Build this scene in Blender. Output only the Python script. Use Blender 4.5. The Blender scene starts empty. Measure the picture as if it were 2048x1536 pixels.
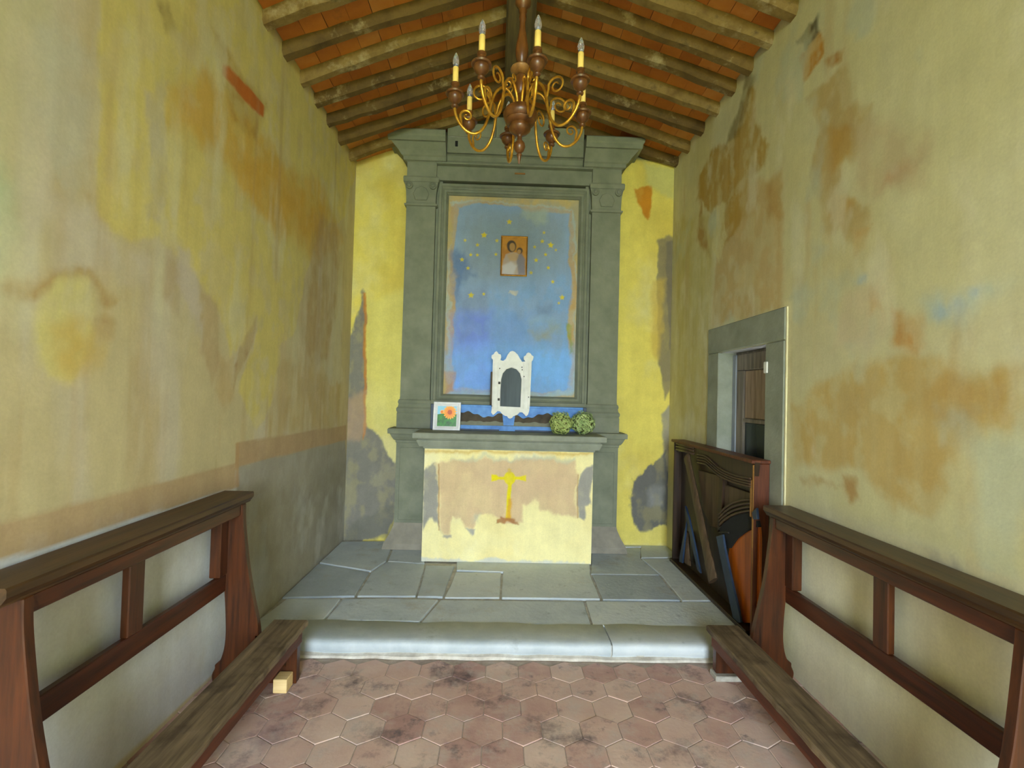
import bpy, bmesh, math, random
import numpy as np
from mathutils import Vector, Matrix

random.seed(7)
D = bpy.data
SC = bpy.context.scene
COL = SC.collection
PI = math.pi

# ------------------------------------------------------------------ camera
FPX = 970.0                       # focal length in pixels of the 2048 px wide frame
CAM = np.array([0.0, 0.0, 1.5])
YAW, PITCH, ROLL = math.radians(1.41), math.radians(1.22), math.radians(1.53)
_f = np.array([math.sin(YAW)*math.cos(PITCH), math.cos(YAW)*math.cos(PITCH), math.sin(PITCH)])
_r = np.array([math.cos(YAW), -math.sin(YAW), 0.0])
_u = np.cross(_r, _f)
_r2 = math.cos(ROLL)*_r + math.sin(ROLL)*_u
_u2 = -math.sin(ROLL)*_r + math.cos(ROLL)*_u
CM = np.array([_r2, _u2, _f])
cam = D.objects.new('camera', D.cameras.new('camera'))
COL.objects.link(cam)
cam.data.sensor_width = 36.0
cam.data.lens = FPX/2048*36.0
cam.data.clip_start = 0.05
cam.matrix_world = Matrix(((_r2[0], _u2[0], -_f[0], CAM[0]), (_r2[1], _u2[1], -_f[1], CAM[1]),
                           (_r2[2], _u2[2], -_f[2], CAM[2]), (0, 0, 0, 1)))
SC.camera = cam

# ------------------------------------------------------------------ light
SC.view_settings.view_transform = 'Standard'
SC.view_settings.look = 'None'
SC.view_settings.gamma = 1.0
SC.view_settings.use_curve_mapping = False
SC.view_settings.exposure = 5.15
W = D.worlds.new('sky')
SC.world = W
W.use_nodes = True
W.node_tree.nodes['Background'].inputs[0].default_value = (0.80, 0.905, 1.0, 1)
W.node_tree.nodes['Background'].inputs[1].default_value = 1.0
sun = D.objects.new('sun', D.lights.new('sun', 'SUN'))
COL.objects.link(sun)
sun.data.energy = 3.5
sun.data.angle = 0.05
sun.data.color = (1.0, 0.93, 0.8)
sun.rotation_euler = (math.radians(-32), math.radians(30), 0)   # comes from behind the altar, never enters the door

# ------------------------------------------------------------------ pixel helpers (a pixel is a direction; the plane gives the distance)
def ray(p):
    return np.array([(p[0]-1024)/FPX, -(p[1]-768)/FPX, 1.0]) @ CM
def onX(p, x):
    d = ray(p); return CAM + d*(x/d[0])
def onY(p, y):
    d = ray(p); return CAM + d*(y/d[1])
def onZ(p, z):
    d = ray(p); return CAM + d*((z-CAM[2])/d[2])

# ------------------------------------------------------------------ dimensions of the chapel
XL, XR = -1.44, 1.645           # side walls
YB = 4.66                        # altar wall
YF = -3.2                       # entrance wall, inner face
XC = 0.087                       # axis of altar and ridge
ZP = 0.085                       # platform height
ZL, ZR, ZRIDGE = 3.62, 3.73, 4.20   # underside of rafters at left wall, right wall and ridge
STEPY = 2.78

# ------------------------------------------------------------------ object helpers
def lin(c):
    c = np.asarray(c, float)/255.0
    return np.where(c <= 0.04045, c/12.92, ((c+0.055)/1.055)**2.4)
def L4(c):
    r = lin(c); return (float(r[0]), float(r[1]), float(r[2]), 1.0)

def tag(o, label=None, cat=None, group=None, kind=None):
    if label: o['label'] = label
    if cat: o['category'] = cat
    if group: o['group'] = group
    if kind: o['kind'] = kind
    return o
def empty(name, loc, label=None, cat=None, group=None):
    o = D.objects.new(name, None); COL.objects.link(o)
    o.location = loc; o.empty_display_size = 0.1
    return tag(o, label, cat, group)
def wloc(o):
    v = Vector((0, 0, 0))
    while o is not None:
        v += o.location; o = o.parent
    return v
def link(name, me, mat, parent=None, origin=None):
    """mesh given in world coordinates -> object under parent (parents are only translated here)"""
    o = D.objects.new(name, me); COL.objects.link(o)
    if mat is not None and not me.materials: me.materials.append(mat)
    pw = wloc(parent) if parent is not None else Vector((0, 0, 0))
    org = Vector(origin) if origin is not None else pw
    if org.length > 0: me.transform(Matrix.Translation(-org))
    o.location = org - pw
    o.parent = parent
    return o
def bm_link(name, bm, mat, parent=None, origin=None, smooth=False, angle=None):
    bmesh.ops.recalc_face_normals(bm, faces=bm.faces)
    me = D.meshes.new(name); bm.to_mesh(me); bm.free()
    if smooth:
        me.polygons.foreach_set('use_smooth', [True]*len(me.polygons))
        if angle: me.set_sharp_from_angle(angle=math.radians(angle))
    return link(name, me, mat, parent, origin)
def bx(bm, x0, x1, y0, y1, z0, z1, bev=0.0, seg=1):
    ret = bmesh.ops.create_cube(bm, size=1.0)
    vs = ret['verts']
    for v in vs:
        v.co = Vector(((x0+x1)/2+v.co.x*(x1-x0), (y0+y1)/2+v.co.y*(y1-y0), (z0+z1)/2+v.co.z*(z1-z0)))
    if bev > 0:
        es = {e for v in vs for e in v.link_edges}
        bmesh.ops.bevel(bm, geom=list(es), offset=bev, segments=seg, profile=0.5, affect='EDGES')
def box(name, x0, x1, y0, y1, z0, z1, mat, parent=None, bev=0.004, seg=1, origin=None):
    bm = bmesh.new(); bx(bm, x0, x1, y0, y1, z0, z1, bev, seg)
    return bm_link(name, bm, mat, parent, origin)
def loft(bm, rings, caps=True, closed=True):
    vr = [[bm.verts.new(p) for p in r] for r in rings]
    n = len(vr[0])
    for a, b in zip(vr[:-1], vr[1:]):
        for i in range(n if closed else n-1):
            j = (i+1) % n
            bm.faces.new((a[i], a[j], b[j], b[i]))
    if caps:
        bm.faces.new(vr[0][::-1]); bm.faces.new(vr[-1])
    return vr
def block(bm, x0, x1, yf, yb, prof):
    """moulded block: horizontal rectangles growing by 'out' at each height -> mitred mouldings"""
    loft(bm, [[(x0-o, yf-o, z), (x1+o, yf-o, z), (x1+o, yb, z), (x0-o, yb, z)] for o, z in prof])
def lathe(bm, prof, c, n=20, M=None):
    rings = []
    for r, z in prof:
        ring = []
        for i in range(n):
            a = 2*PI*i/n
            p = Vector((r*math.cos(a), r*math.sin(a), z))
            if M is not None: p = M @ p
            ring.append(p + Vector(c))
        rings.append(ring)
    loft(bm, rings)
def tube(bm, pts, rad, n=8, flat=1.0):
    pts = [Vector(p) for p in pts]
    rads = rad if isinstance(rad, (list, tuple)) else [rad]*len(pts)
    rings = []
    up = None
    for i, p in enumerate(pts):
        t = (pts[min(i+1, len(pts)-1)] - pts[max(i-1, 0)]).normalized()
        if up is None:
            up = Vector((0, 0, 1)) if abs(t.z) < 0.9 else Vector((1, 0, 0))
        s = t.cross(up).normalized(); up = s.cross(t).normalized()
        rings.append([p + (s*math.cos(2*PI*k/n)*flat + up*math.sin(2*PI*k/n))*rads[i] for k in range(n)])
    loft(bm, rings)
def spline(pts, m=6):
    P = [np.array(p, float) for p in pts]
    P = [2*P[0]-P[1]] + P + [2*P[-1]-P[-2]]
    out = []
    for i in range(1, len(P)-2):
        for k in range(m):
            t = k/m
            a, b, c, d = P[i-1], P[i], P[i+1], P[i+2]
            out.append(0.5*((2*b)+(-a+c)*t+(2*a-5*b+4*c-d)*t*t+(-a+3*b-3*c+d)*t**3))
    out.append(P[-2])
    return [tuple(q) for q in out]
def slab(bm, outer, axis, a0, a1, holes=(), bev=0.0):
    """extrude a 2D outline (with holes) between a0 and a1 along axis; 2D coordinates are the other two axes in order"""
    def P(q, a):
        if axis == 'x': return (a, q[0], q[1])
        if axis == 'y': return (q[0], a, q[1])
        return (q[0], q[1], a)
    tmp = bmesh.new()
    for lp in [outer]+list(holes):
        vs = [tmp.verts.new(P(q, a0)) for q in lp]
        for i in range(len(vs)): tmp.edges.new((vs[i], vs[(i+1) % len(vs)]))
    if holes:
        bmesh.ops.triangle_fill(tmp, use_beauty=True, use_dissolve=False, edges=tmp.edges[:])
    else:
        tmp.verts.ensure_lookup_table()
        tmp.faces.new(tmp.verts[:])
    r = bmesh.ops.extrude_face_region(tmp, geom=tmp.faces[:])
    d = Vector(P((0, 0), a1-a0))
    for v in [g for g in r['geom'] if isinstance(g, bmesh.types.BMVert)]: v.co += d
    if not holes: pass
    bmesh.ops.recalc_face_normals(tmp, faces=tmp.faces[:])
    if bev > 0:
        es = [e for e in tmp.edges if len(e.link_faces) == 2 and e.calc_face_angle(0) > 0.5]
        bmesh.ops.bevel(tmp, geom=es, offset=bev, segments=1, profile=0.5, affect='EDGES')
    me = D.meshes.new('tmp'); tmp.to_mesh(me); tmp.free(); bm.from_mesh(me); D.meshes.remove(me)

# ------------------------------------------------------------------ materials
def newmat(name):
    m = D.materials.new(name); m.use_nodes = True
    nt = m.node_tree; b = nt.nodes['Principled BSDF']
    return m, nt, b
def N(nt, t, **kw):
    n = nt.nodes.new(t)
    for k, v in kw.items(): setattr(n, k, v)
    return n
def noise_node(nt, vec, scale, detail=4, rough=0.55):
    n = N(nt, 'ShaderNodeTexNoise'); n.inputs['Scale'].default_value = scale
    n.inputs['Detail'].default_value = detail; n.inputs['Roughness'].default_value = rough
    nt.links.new(vec, n.inputs['Vector']); return n.outputs['Fac']
def ramp(nt, fac, stops):
    r = N(nt, 'ShaderNodeValToRGB'); nt.links.new(fac, r.inputs[0])
    e = r.color_ramp.elements
    while len(e) < len(stops): e.new(0.5)
    for el, (p, c) in zip(e, stops):
        el.position = p; el.color = c if len(c) == 4 else (*c, 1)
    return r.outputs[0]
def mixc(nt, fac, a, b, mode='MIX'):
    m = N(nt, 'ShaderNodeMix', data_type='RGBA', blend_type=mode)
    for s, v in ((0, fac), (6, a), (7, b)):
        if isinstance(v, bpy.types.NodeSocket): nt.links.new(v, m.inputs[s])
        else: m.inputs[s].default_value = v
    return m.outputs[2]
def bump(nt, b, h, strength, dist=0.01):
    n = N(nt, 'ShaderNodeBump'); n.inputs['Strength'].default_value = strength; n.inputs['Distance'].default_value = dist
    nt.links.new(h, n.inputs['Height']); nt.links.new(n.outputs[0], b.inputs['Normal'])
def coords(nt, kind='Object', scale=(1, 1, 1)):
    if kind == 'World':
        s = N(nt, 'ShaderNodeNewGeometry').outputs['Position']
    else:
        s = N(nt, 'ShaderNodeTexCoord').outputs[kind]
    m = N(nt, 'ShaderNodeMapping'); m.inputs['Scale'].default_value = scale
    nt.links.new(s, m.inputs['Vector']); return m.outputs[0]
def G(v): return (v, v, v, 1)

def mat_painted(name, rough=0.92, grain=0.07, bumpy=0.07, bscale=22):
    m, nt, b = newmat(name)
    a = N(nt, 'ShaderNodeAttribute', attribute_name='paint')
    v = coords(nt, 'World')
    f1 = ramp(nt, noise_node(nt, v, 7, 6, 0.65), [(0.25, G(1-grain*1.6)), (0.75, G(1+grain))])
    f2 = ramp(nt, noise_node(nt, v, 90, 3), [(0.3, G(1-grain*.7)), (0.7, G(1+grain*.5))])
    c = mixc(nt, 1.0, a.outputs['Color'], f1, 'MULTIPLY')
    c = mixc(nt, 1.0, c, f2, 'MULTIPLY')
    f3 = ramp(nt, noise_node(nt, coords(nt, 'World', (1, 1, .09)), 14, 5, 0.6), [(0.3, (1-grain*.6, 1-grain*.7, 1-grain*.9, 1)), (0.7, G(1+grain*.5))])
    c = mixc(nt, 1.0, c, f3, 'MULTIPLY')
    nt.links.new(c, b.inputs['Base Color'])
    b.inputs['Roughness'].default_value = rough
    h = N(nt, 'ShaderNodeMath', operation='ADD')
    nt.links.new(noise_node(nt, v, bscale, 5, 0.6), h.inputs[0]); nt.links.new(noise_node(nt, v, 4, 2), h.inputs[1])
    bump(nt, b, h.outputs[0], bumpy, 0.02)
    return m
def mat_noise(name, c0, c1, scale=6, rough=0.8, bumpy=0.3, stretch=(1, 1, 1), c2=None, spec=None, kind='Object', bscale=None, metal=0.0, p0=0.3, p1=0.7):
    m, nt, b = newmat(name)
    v = coords(nt, kind, stretch)
    f = noise_node(nt, v, scale, 6, 0.62)
    st = [(p0, L4(c0)), (p1, L4(c1))]
    if c2 is not None: st.append((min(p1+.15, 1), L4(c2)))
    nt.links.new(ramp(nt, f, st), b.inputs['Base Color'])
    b.inputs['Roughness'].default_value = rough; b.inputs['Metallic'].default_value = metal
    if spec is not None: b.inputs['Specular IOR Level'].default_value = spec
    bump(nt, b, noise_node(nt, v, bscale or scale*4, 4, 0.6), bumpy, 0.006)
    return m
def mat_plain(name, c, rough=0.6, metal=0.0, spec=None):
    return mat_noise(name, np.asarray(c)*0.93, np.minimum(np.asarray(c)*1.05, 255), 12, rough, 0.05, metal=metal, spec=spec)
def mat_wood(name, dark, light, axis='y', rough=0.45, scale=16, worn=None):
    st = {'x': (.07, 1, 1), 'y': (1, .07, 1), 'z': (1, 1, .07)}[axis]
    m, nt, b = newmat(name)
    v = coords(nt, 'World', st)
    f = noise_node(nt, v, scale*2.2, 5, 0.65)
    c = ramp(nt, f, [(0.28, L4(dark)), (0.72, L4(light))])
    if worn is not None:
        w = ramp(nt, noise_node(nt, coords(nt, 'World'), 5, 5, 0.6), [(0.52, G(0)), (0.66, G(.75))])
        c = mixc(nt, w, c, L4(worn))
    nt.links.new(c, b.inputs['Base Color']); b.inputs['Roughness'].default_value = rough
    bump(nt, b, f, 0.25, 0.004)
    return m

M = {}
M['plaster'] = mat_painted('painted_plaster')
M['plaster_fine'] = mat_painted('painted_plaster_fine', grain=0.07, bumpy=0.2, bscale=40)
M['print'] = mat_painted('printed_picture', rough=0.35, grain=0.02, bumpy=0.0)
M['stone'] = mat_noise('grey_sandstone', (112, 118, 99), (138, 142, 122), 5, 0.85, 0.25, bscale=60)
M['stone_pale'] = mat_noise('pale_grey_sandstone', (126, 132, 116), (156, 160, 144), 5, 0.85, 0.25, bscale=60)
M['slab'] = None
M['mortar'] = mat_noise('lime_mortar', (150, 146, 134), (205, 203, 194), 14, 0.95, 0.6)
M['dark'] = mat_plain('dark_void', (22, 22, 20), 0.9)
M['rafter'] = None
M['ridge'] = mat_wood('ridge_wood', (72, 62, 40), (120, 104, 62), 'y', 0.8)
M['bench_y'] = mat_wood('bench_walnut_rail', (32, 14, 3), (92, 42, 12), 'y', 0.38)
M['bench_z'] = mat_wood('bench_walnut_board', (34, 17, 5), (92, 46, 15), 'z', 0.38)
M['bench_top'] = mat_wood('bench_walnut_ledge', (40, 24, 10), (88, 62, 32), 'y', 0.42)
M['kneel'] = mat_wood('worn_kneeler_plank', (62, 48, 32), (142, 122, 92), 'y', 0.7, worn=(60, 46, 30))
M['kneel_edge'] = mat_wood('worn_kneeler_edge', (58, 26, 12), (112, 56, 26), 'y', 0.6)
M['pine'] = mat_wood('raw_pine', (214, 180, 116), (240, 214, 158), 'x', 0.7)
M['brass'] = mat_noise('gilt_iron', (176, 120, 28), (234, 184, 70), 30, 0.28, 0.2, metal=0.75)
M['turned'] = mat_noise('turned_wood', (66, 38, 14), (118, 74, 32), 30, 0.32, 0.08, stretch=(1, 1, .3))
M['turned_rim'] = mat_noise('turned_wood_rim', (110, 74, 34), (158, 114, 56), 30, 0.4, 0.08)
M['ivory'] = mat_plain('ivory_candle_sleeve', (236, 204, 108), 0.45)
M['white'] = mat_noise('chipped_white_paint', (214, 214, 204), (238, 238, 230), 8, 0.5, 0.12)
M['frame_white'] = mat_plain('white_lacquer', (238, 240, 240), 0.35)
M['blue'] = mat_noise('old_blue_paint', (70, 124, 200), (112, 168, 234), 9, 0.6, 0.15)
M['navy'] = mat_noise('dark_blue_paint', (24, 40, 62), (40, 62, 88), 9, 0.45, 0.15)
M['umber'] = mat_noise('umber_board', (62, 52, 38), (96, 84, 66), 9, 0.8, 0.2)
M['pane'] = mat_noise('dull_grey_pane', (48, 60, 66), (74, 88, 94), 6, 0.6, 0.05, stretch=(3, 1, .3))
M['iron'] = mat_plain('dark_iron', (46, 42, 38), 0.5, 0.6)
M['case'] = mat_wood('dark_carved_walnut', (26, 17, 9), (62, 42, 24), 'z', 0.4)
M['case_rib'] = mat_wood('dark_carved_rib', (40, 28, 18), (84, 62, 42), 'y', 0.4)
M['case_side'] = mat_wood('red_brown_board', (58, 26, 12), (112, 58, 30), 'z', 0.5)
M['case_leg'] = mat_wood('grey_brown_leg', (52, 40, 28), (104, 82, 60), 'z', 0.5)
M['case_orange'] = mat_wood('orange_varnished_panel', (128, 54, 6), (206, 110, 24), 'z', 0.3, scale=7)
M['ochre_edge'] = mat_plain('ochre_edge', (150, 104, 44), 0.6)
M['gold'] = mat_noise('gilded_edge', (150, 96, 20), (206, 150, 48), 14, 0.35, 0.2, metal=0.7)
M['door_wood'] = mat_wood('weathered_door', (92, 86, 80), (152, 142, 130), 'z', 0.75)
M['door_blue'] = mat_wood('blue_grey_door_stile', (120, 128, 142), (162, 170, 180), 'z', 0.7)
M['leaf'] = mat_noise('hydrangea_green', (112, 138, 62), (198, 212, 128), 26, 0.7, 0.1, c2=(150, 96, 84), p0=.25, p1=.68)
M['leaf2'] = mat_noise('hydrangea_green_cool', (104, 136, 72), (196, 214, 140), 26, 0.7, 0.1, c2=(120, 140, 104), p0=.25, p1=.68)
M['stem'] = mat_plain('dry_stem', (92, 84, 44), 0.8)
M['grass'] = mat_noise('dry_grass', (112, 122, 48), (150, 150, 70), 3, 0.9, 0.3)

m, nt, b = newmat('clear_bulb_glass'); M['glass'] = m
b.inputs['Transmission Weight'].default_value = 0.9; b.inputs['Roughness'].default_value = 0.05; b.inputs['IOR'].default_value = 1.35
b.inputs['Base Color'].default_value = (0.95, 0.97, 1, 1)
m, nt, b = newmat('dark_window_glass'); M['dark_glass'] = m
b.inputs['Base Color'].default_value = L4((46, 56, 58)); b.inputs['Roughness'].default_value = 0.2

def mat_pieces(name, stops, scale, stains, rough, bumpy, rnd=0.35):
    """colour varies from piece to piece (object random) with grain and stains that run across the pieces"""
    m, nt, b = newmat(name)
    oi = N(nt, 'ShaderNodeObjectInfo')
    v = coords(nt, 'World')
    f = noise_node(nt, v, scale, 6, 0.65)
    mx = N(nt, 'ShaderNodeMix', data_type='FLOAT'); mx.inputs[0].default_value = rnd
    nt.links.new(f, mx.inputs[2]); nt.links.new(oi.outputs['Random'], mx.inputs[3])
    c = ramp(nt, mx.outputs[0], [(p, L4(q)) for p, q in stops])
    for sc, lo, hi, col, amt in stains:
        w = ramp(nt, noise_node(nt, v, sc, 7, 0.72), [(lo, G(0)), (hi, G(amt))])
        c = mixc(nt, w, c, L4(col))
    nt.links.new(c, b.inputs['Base Color']); b.inputs['Roughness'].default_value = rough
    bump(nt, b, noise_node(nt, v, scale*8, 5, 0.6), bumpy, 0.006)
    return m
M['cotto'] = mat_pieces('terracotta_floor', [(.3, (178, 140, 132)), (.5, (202, 168, 156)), (.72, (218, 192, 178))], 4,
                        [(2.6, .53, .67, (70, 64, 72), .8), (4.5, .57, .66, (84, 78, 86), .7), (6, .5, .66, (198, 184, 176), .6), (1.7, .56, .7, (134, 100, 104), .6)], 0.9, 0.25)
M['roof_tile'] = mat_pieces('terracotta_roof', [(.3, (176, 102, 32)), (.55, (200, 124, 44)), (.75, (212, 148, 72))], 5,
                            [(4, .58, .7, (120, 84, 40), .6)], 0.85, 0.25, 0.45)
M['slab'] = mat_pieces('stone_paving', [(.3, (166, 178, 188)), (.5, (188, 199, 206)), (.72, (206, 214, 216))], 4,
                       [(3, .56, .7, (168, 158, 138), .5), (9, .58, .7, (120, 132, 140), .55)], 0.6, 0.6, 0.35)
M['rafter'] = mat_pieces('old_rafter', [(.3, (80, 60, 24)), (.5, (112, 88, 40)), (.72, (148, 124, 70))], 6,
                         [(3.5, .55, .66, (176, 160, 118), .7), (6, .56, .68, (70, 54, 24), .75)], 0.85, 0.4, 0.25)
M['kerb'] = mat_pieces('pale_step_stone', [(.3, (176, 187, 192)), (.5, (194, 203, 207)), (.72, (208, 215, 217))], 5,
                       [(6, .58, .7, (130, 140, 138), .5)], 0.55, 0.25, 0.2)

# ------------------------------------------------------------------ paint engine: irregular patches of wash, plaster and stain
def hash2(i, j, s):
    h = np.sin(i*127.1 + j*311.7 + s*74.7)*43758.5453
    return h - np.floor(h)
def vn(u, v, s):
    i, j = np.floor(u), np.floor(v); a, b = u-i, v-j
    a = a*a*(3-2*a); b = b*b*(3-2*b)
    return (hash2(i, j, s)*(1-a)+hash2(i+1, j, s)*a)*(1-b) + (hash2(i, j+1, s)*(1-a)+hash2(i+1, j+1, s)*a)*b
def fbm(u, v, s, o=4):
    t, amp, tot = 0, 1.0, 0
    for k in range(o):
        t = t + amp*vn(u*2**k, v*2**k, s+k*13); tot += amp; amp *= 0.55
    return t/tot
def sdf(P, poly):
    poly = np.asarray(poly, float); d = np.full(len(P), 1e9); ins = np.zeros(len(P), bool)
    for k in range(len(poly)):
        a, b = poly[k], poly[(k+1) % len(poly)]
        e = b-a; w = P-a
        t = np.clip((w@e)/max(e@e, 1e-12), 0, 1)
        q = w - t[:, None]*e
        d = np.minimum(d, (q*q).sum(1))
        c = ((a[1] <= P[:, 1]) != (b[1] <= P[:, 1]))
        with np.errstate(divide='ignore', invalid='ignore'):
            xx = a[0] + (P[:, 1]-a[1])*(e[0])/(e[1] if e[1] != 0 else 1e-12)
        ins ^= (c & (P[:, 0] < xx))
    d = np.sqrt(d); return np.where(ins, -d, d)
class Paint:
    def __init__(self, U, V, base, seed=1, mott=.45):
        self.mott = mott
        self.U, self.V, self.s = U, V, seed
        self.C = np.tile(lin(base), (len(U), 1))
        self.n1 = np.stack([fbm(U*5, V*3.2, seed+3)-.5, fbm(U*5, V*3.2, seed+9)-.5], 1)
        self.n2 = np.stack([fbm(U*28, V*18, seed+21, 3)-.5, fbm(U*28, V*18, seed+31, 3)-.5], 1)
    def poly(self, pts, col, soft=0.02, rag=1.0, op=1.0, streak=0.0, mott=None):
        mott = (self.mott if rag > .55 else 0.1) if mott is None else mott
        P = np.stack([self.U, self.V], 1)
        pts = np.asarray(pts, float); mg = 0.25
        sel = np.where((P[:, 0] > pts[:, 0].min()-mg) & (P[:, 0] < pts[:, 0].max()+mg) & (P[:, 1] > pts[:, 1].min()-mg) & (P[:, 1] < pts[:, 1].max()+mg))[0]
        if not len(sel): return
        d = sdf(P[sel] + self.n1[sel]*0.14*rag + self.n2[sel]*0.05*rag, pts)
        a = np.clip(0.5 - d/(2*soft), 0, 1); a = a*a*(3-2*a)*op
        m1 = fbm(self.U[sel]*11, self.V[sel]*8, self.s+int(abs(pts[0, 0]*37))%50, 5)
        a = a*np.clip(1 - mott*np.clip((m1-.46)/.16, 0, 1), 0, 1)
        if streak > 0:
            a = a*np.clip(1 - streak*2*(fbm(self.U[sel]*22, self.V[sel]*1.6, self.s+77)-0.32), 0, 1)
        self.C[sel] = self.C[sel]*(1-a[:, None]) + lin(col)*a[:, None]
    def blotch(self, col, fu, fv, lo, hi, seed, op=1.0, mask=None):
        f = fbm(self.U*fu, self.V*fv, seed, 5)
        a = np.clip((f-lo)/(hi-lo), 0, 1)*op
        if mask is not None: a = a*mask
        self.C = self.C*(1-a[:, None]) + lin(col)*a[:, None]
    def disc(self, u, v, r, col, soft=0.01, rag=.5, op=1.0):
        a = np.linspace(0, 2*PI, 14, endpoint=False)
        self.poly(np.stack([u+r*np.cos(a), v+r*np.sin(a)], 1), col, soft, rag, op)
def grid_obj(name, us, vs, place, painter, mat, parent=None, keep=None, extra=None, origin=None):
    nu, nv = len(us), len(vs)
    UU, VV = np.meshgrid(us, vs); U, V = UU.ravel(), VV.ravel()
    co = place(U, V)
    C = painter(U, V)
    i, j = np.meshgrid(np.arange(nu-1), np.arange(nv-1)); i, j = i.ravel(), j.ravel()
    if keep is not None:
        k = keep((us[i]+us[i+1])/2, (vs[j]+vs[j+1])/2); i, j = i[k], j[k]
    q = np.stack([j*nu+i, j*nu+i+1, (j+1)*nu+i+1, (j+1)*nu+i], 1)
    verts = co.tolist(); faces = q.tolist()
    if extra:
        for b in extra:
            o = len(verts); x0, x1, y0, y1, z0, z1 = b
            verts += [[x, y, z] for z in (z0, z1) for y in (y0, y1) for x in (x0, x1)]
            faces += [[o+a for a in f] for f in ((0, 2, 3, 1), (4, 5, 7, 6), (0, 1, 5, 4), (2, 6, 7, 3), (0, 4, 6, 2), (1, 3, 7, 5))]
    me = D.meshes.new(name); me.from_pydata(verts, [], faces); me.update()
    at = me.attributes.new('paint', 'FLOAT_COLOR', 'POINT')
    col = np.ones((len(verts), 4)); col[:, :3] = 0.5; col[:len(C), :3] = C
    at.data.foreach_set('color', col.ravel())
    return link(name, me, mat, parent, origin)

# ================================================================== WALLS
def pxL(pts): return [tuple(onX(p, XL)[1:]) for p in pts]
def pxR(pts): return [tuple(onX(p, XR)[1:]) for p in pts]
def pxB(pts, y=YB): return [(onY(p, y)[0], onY(p, y)[2]) for p in pts]

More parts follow.
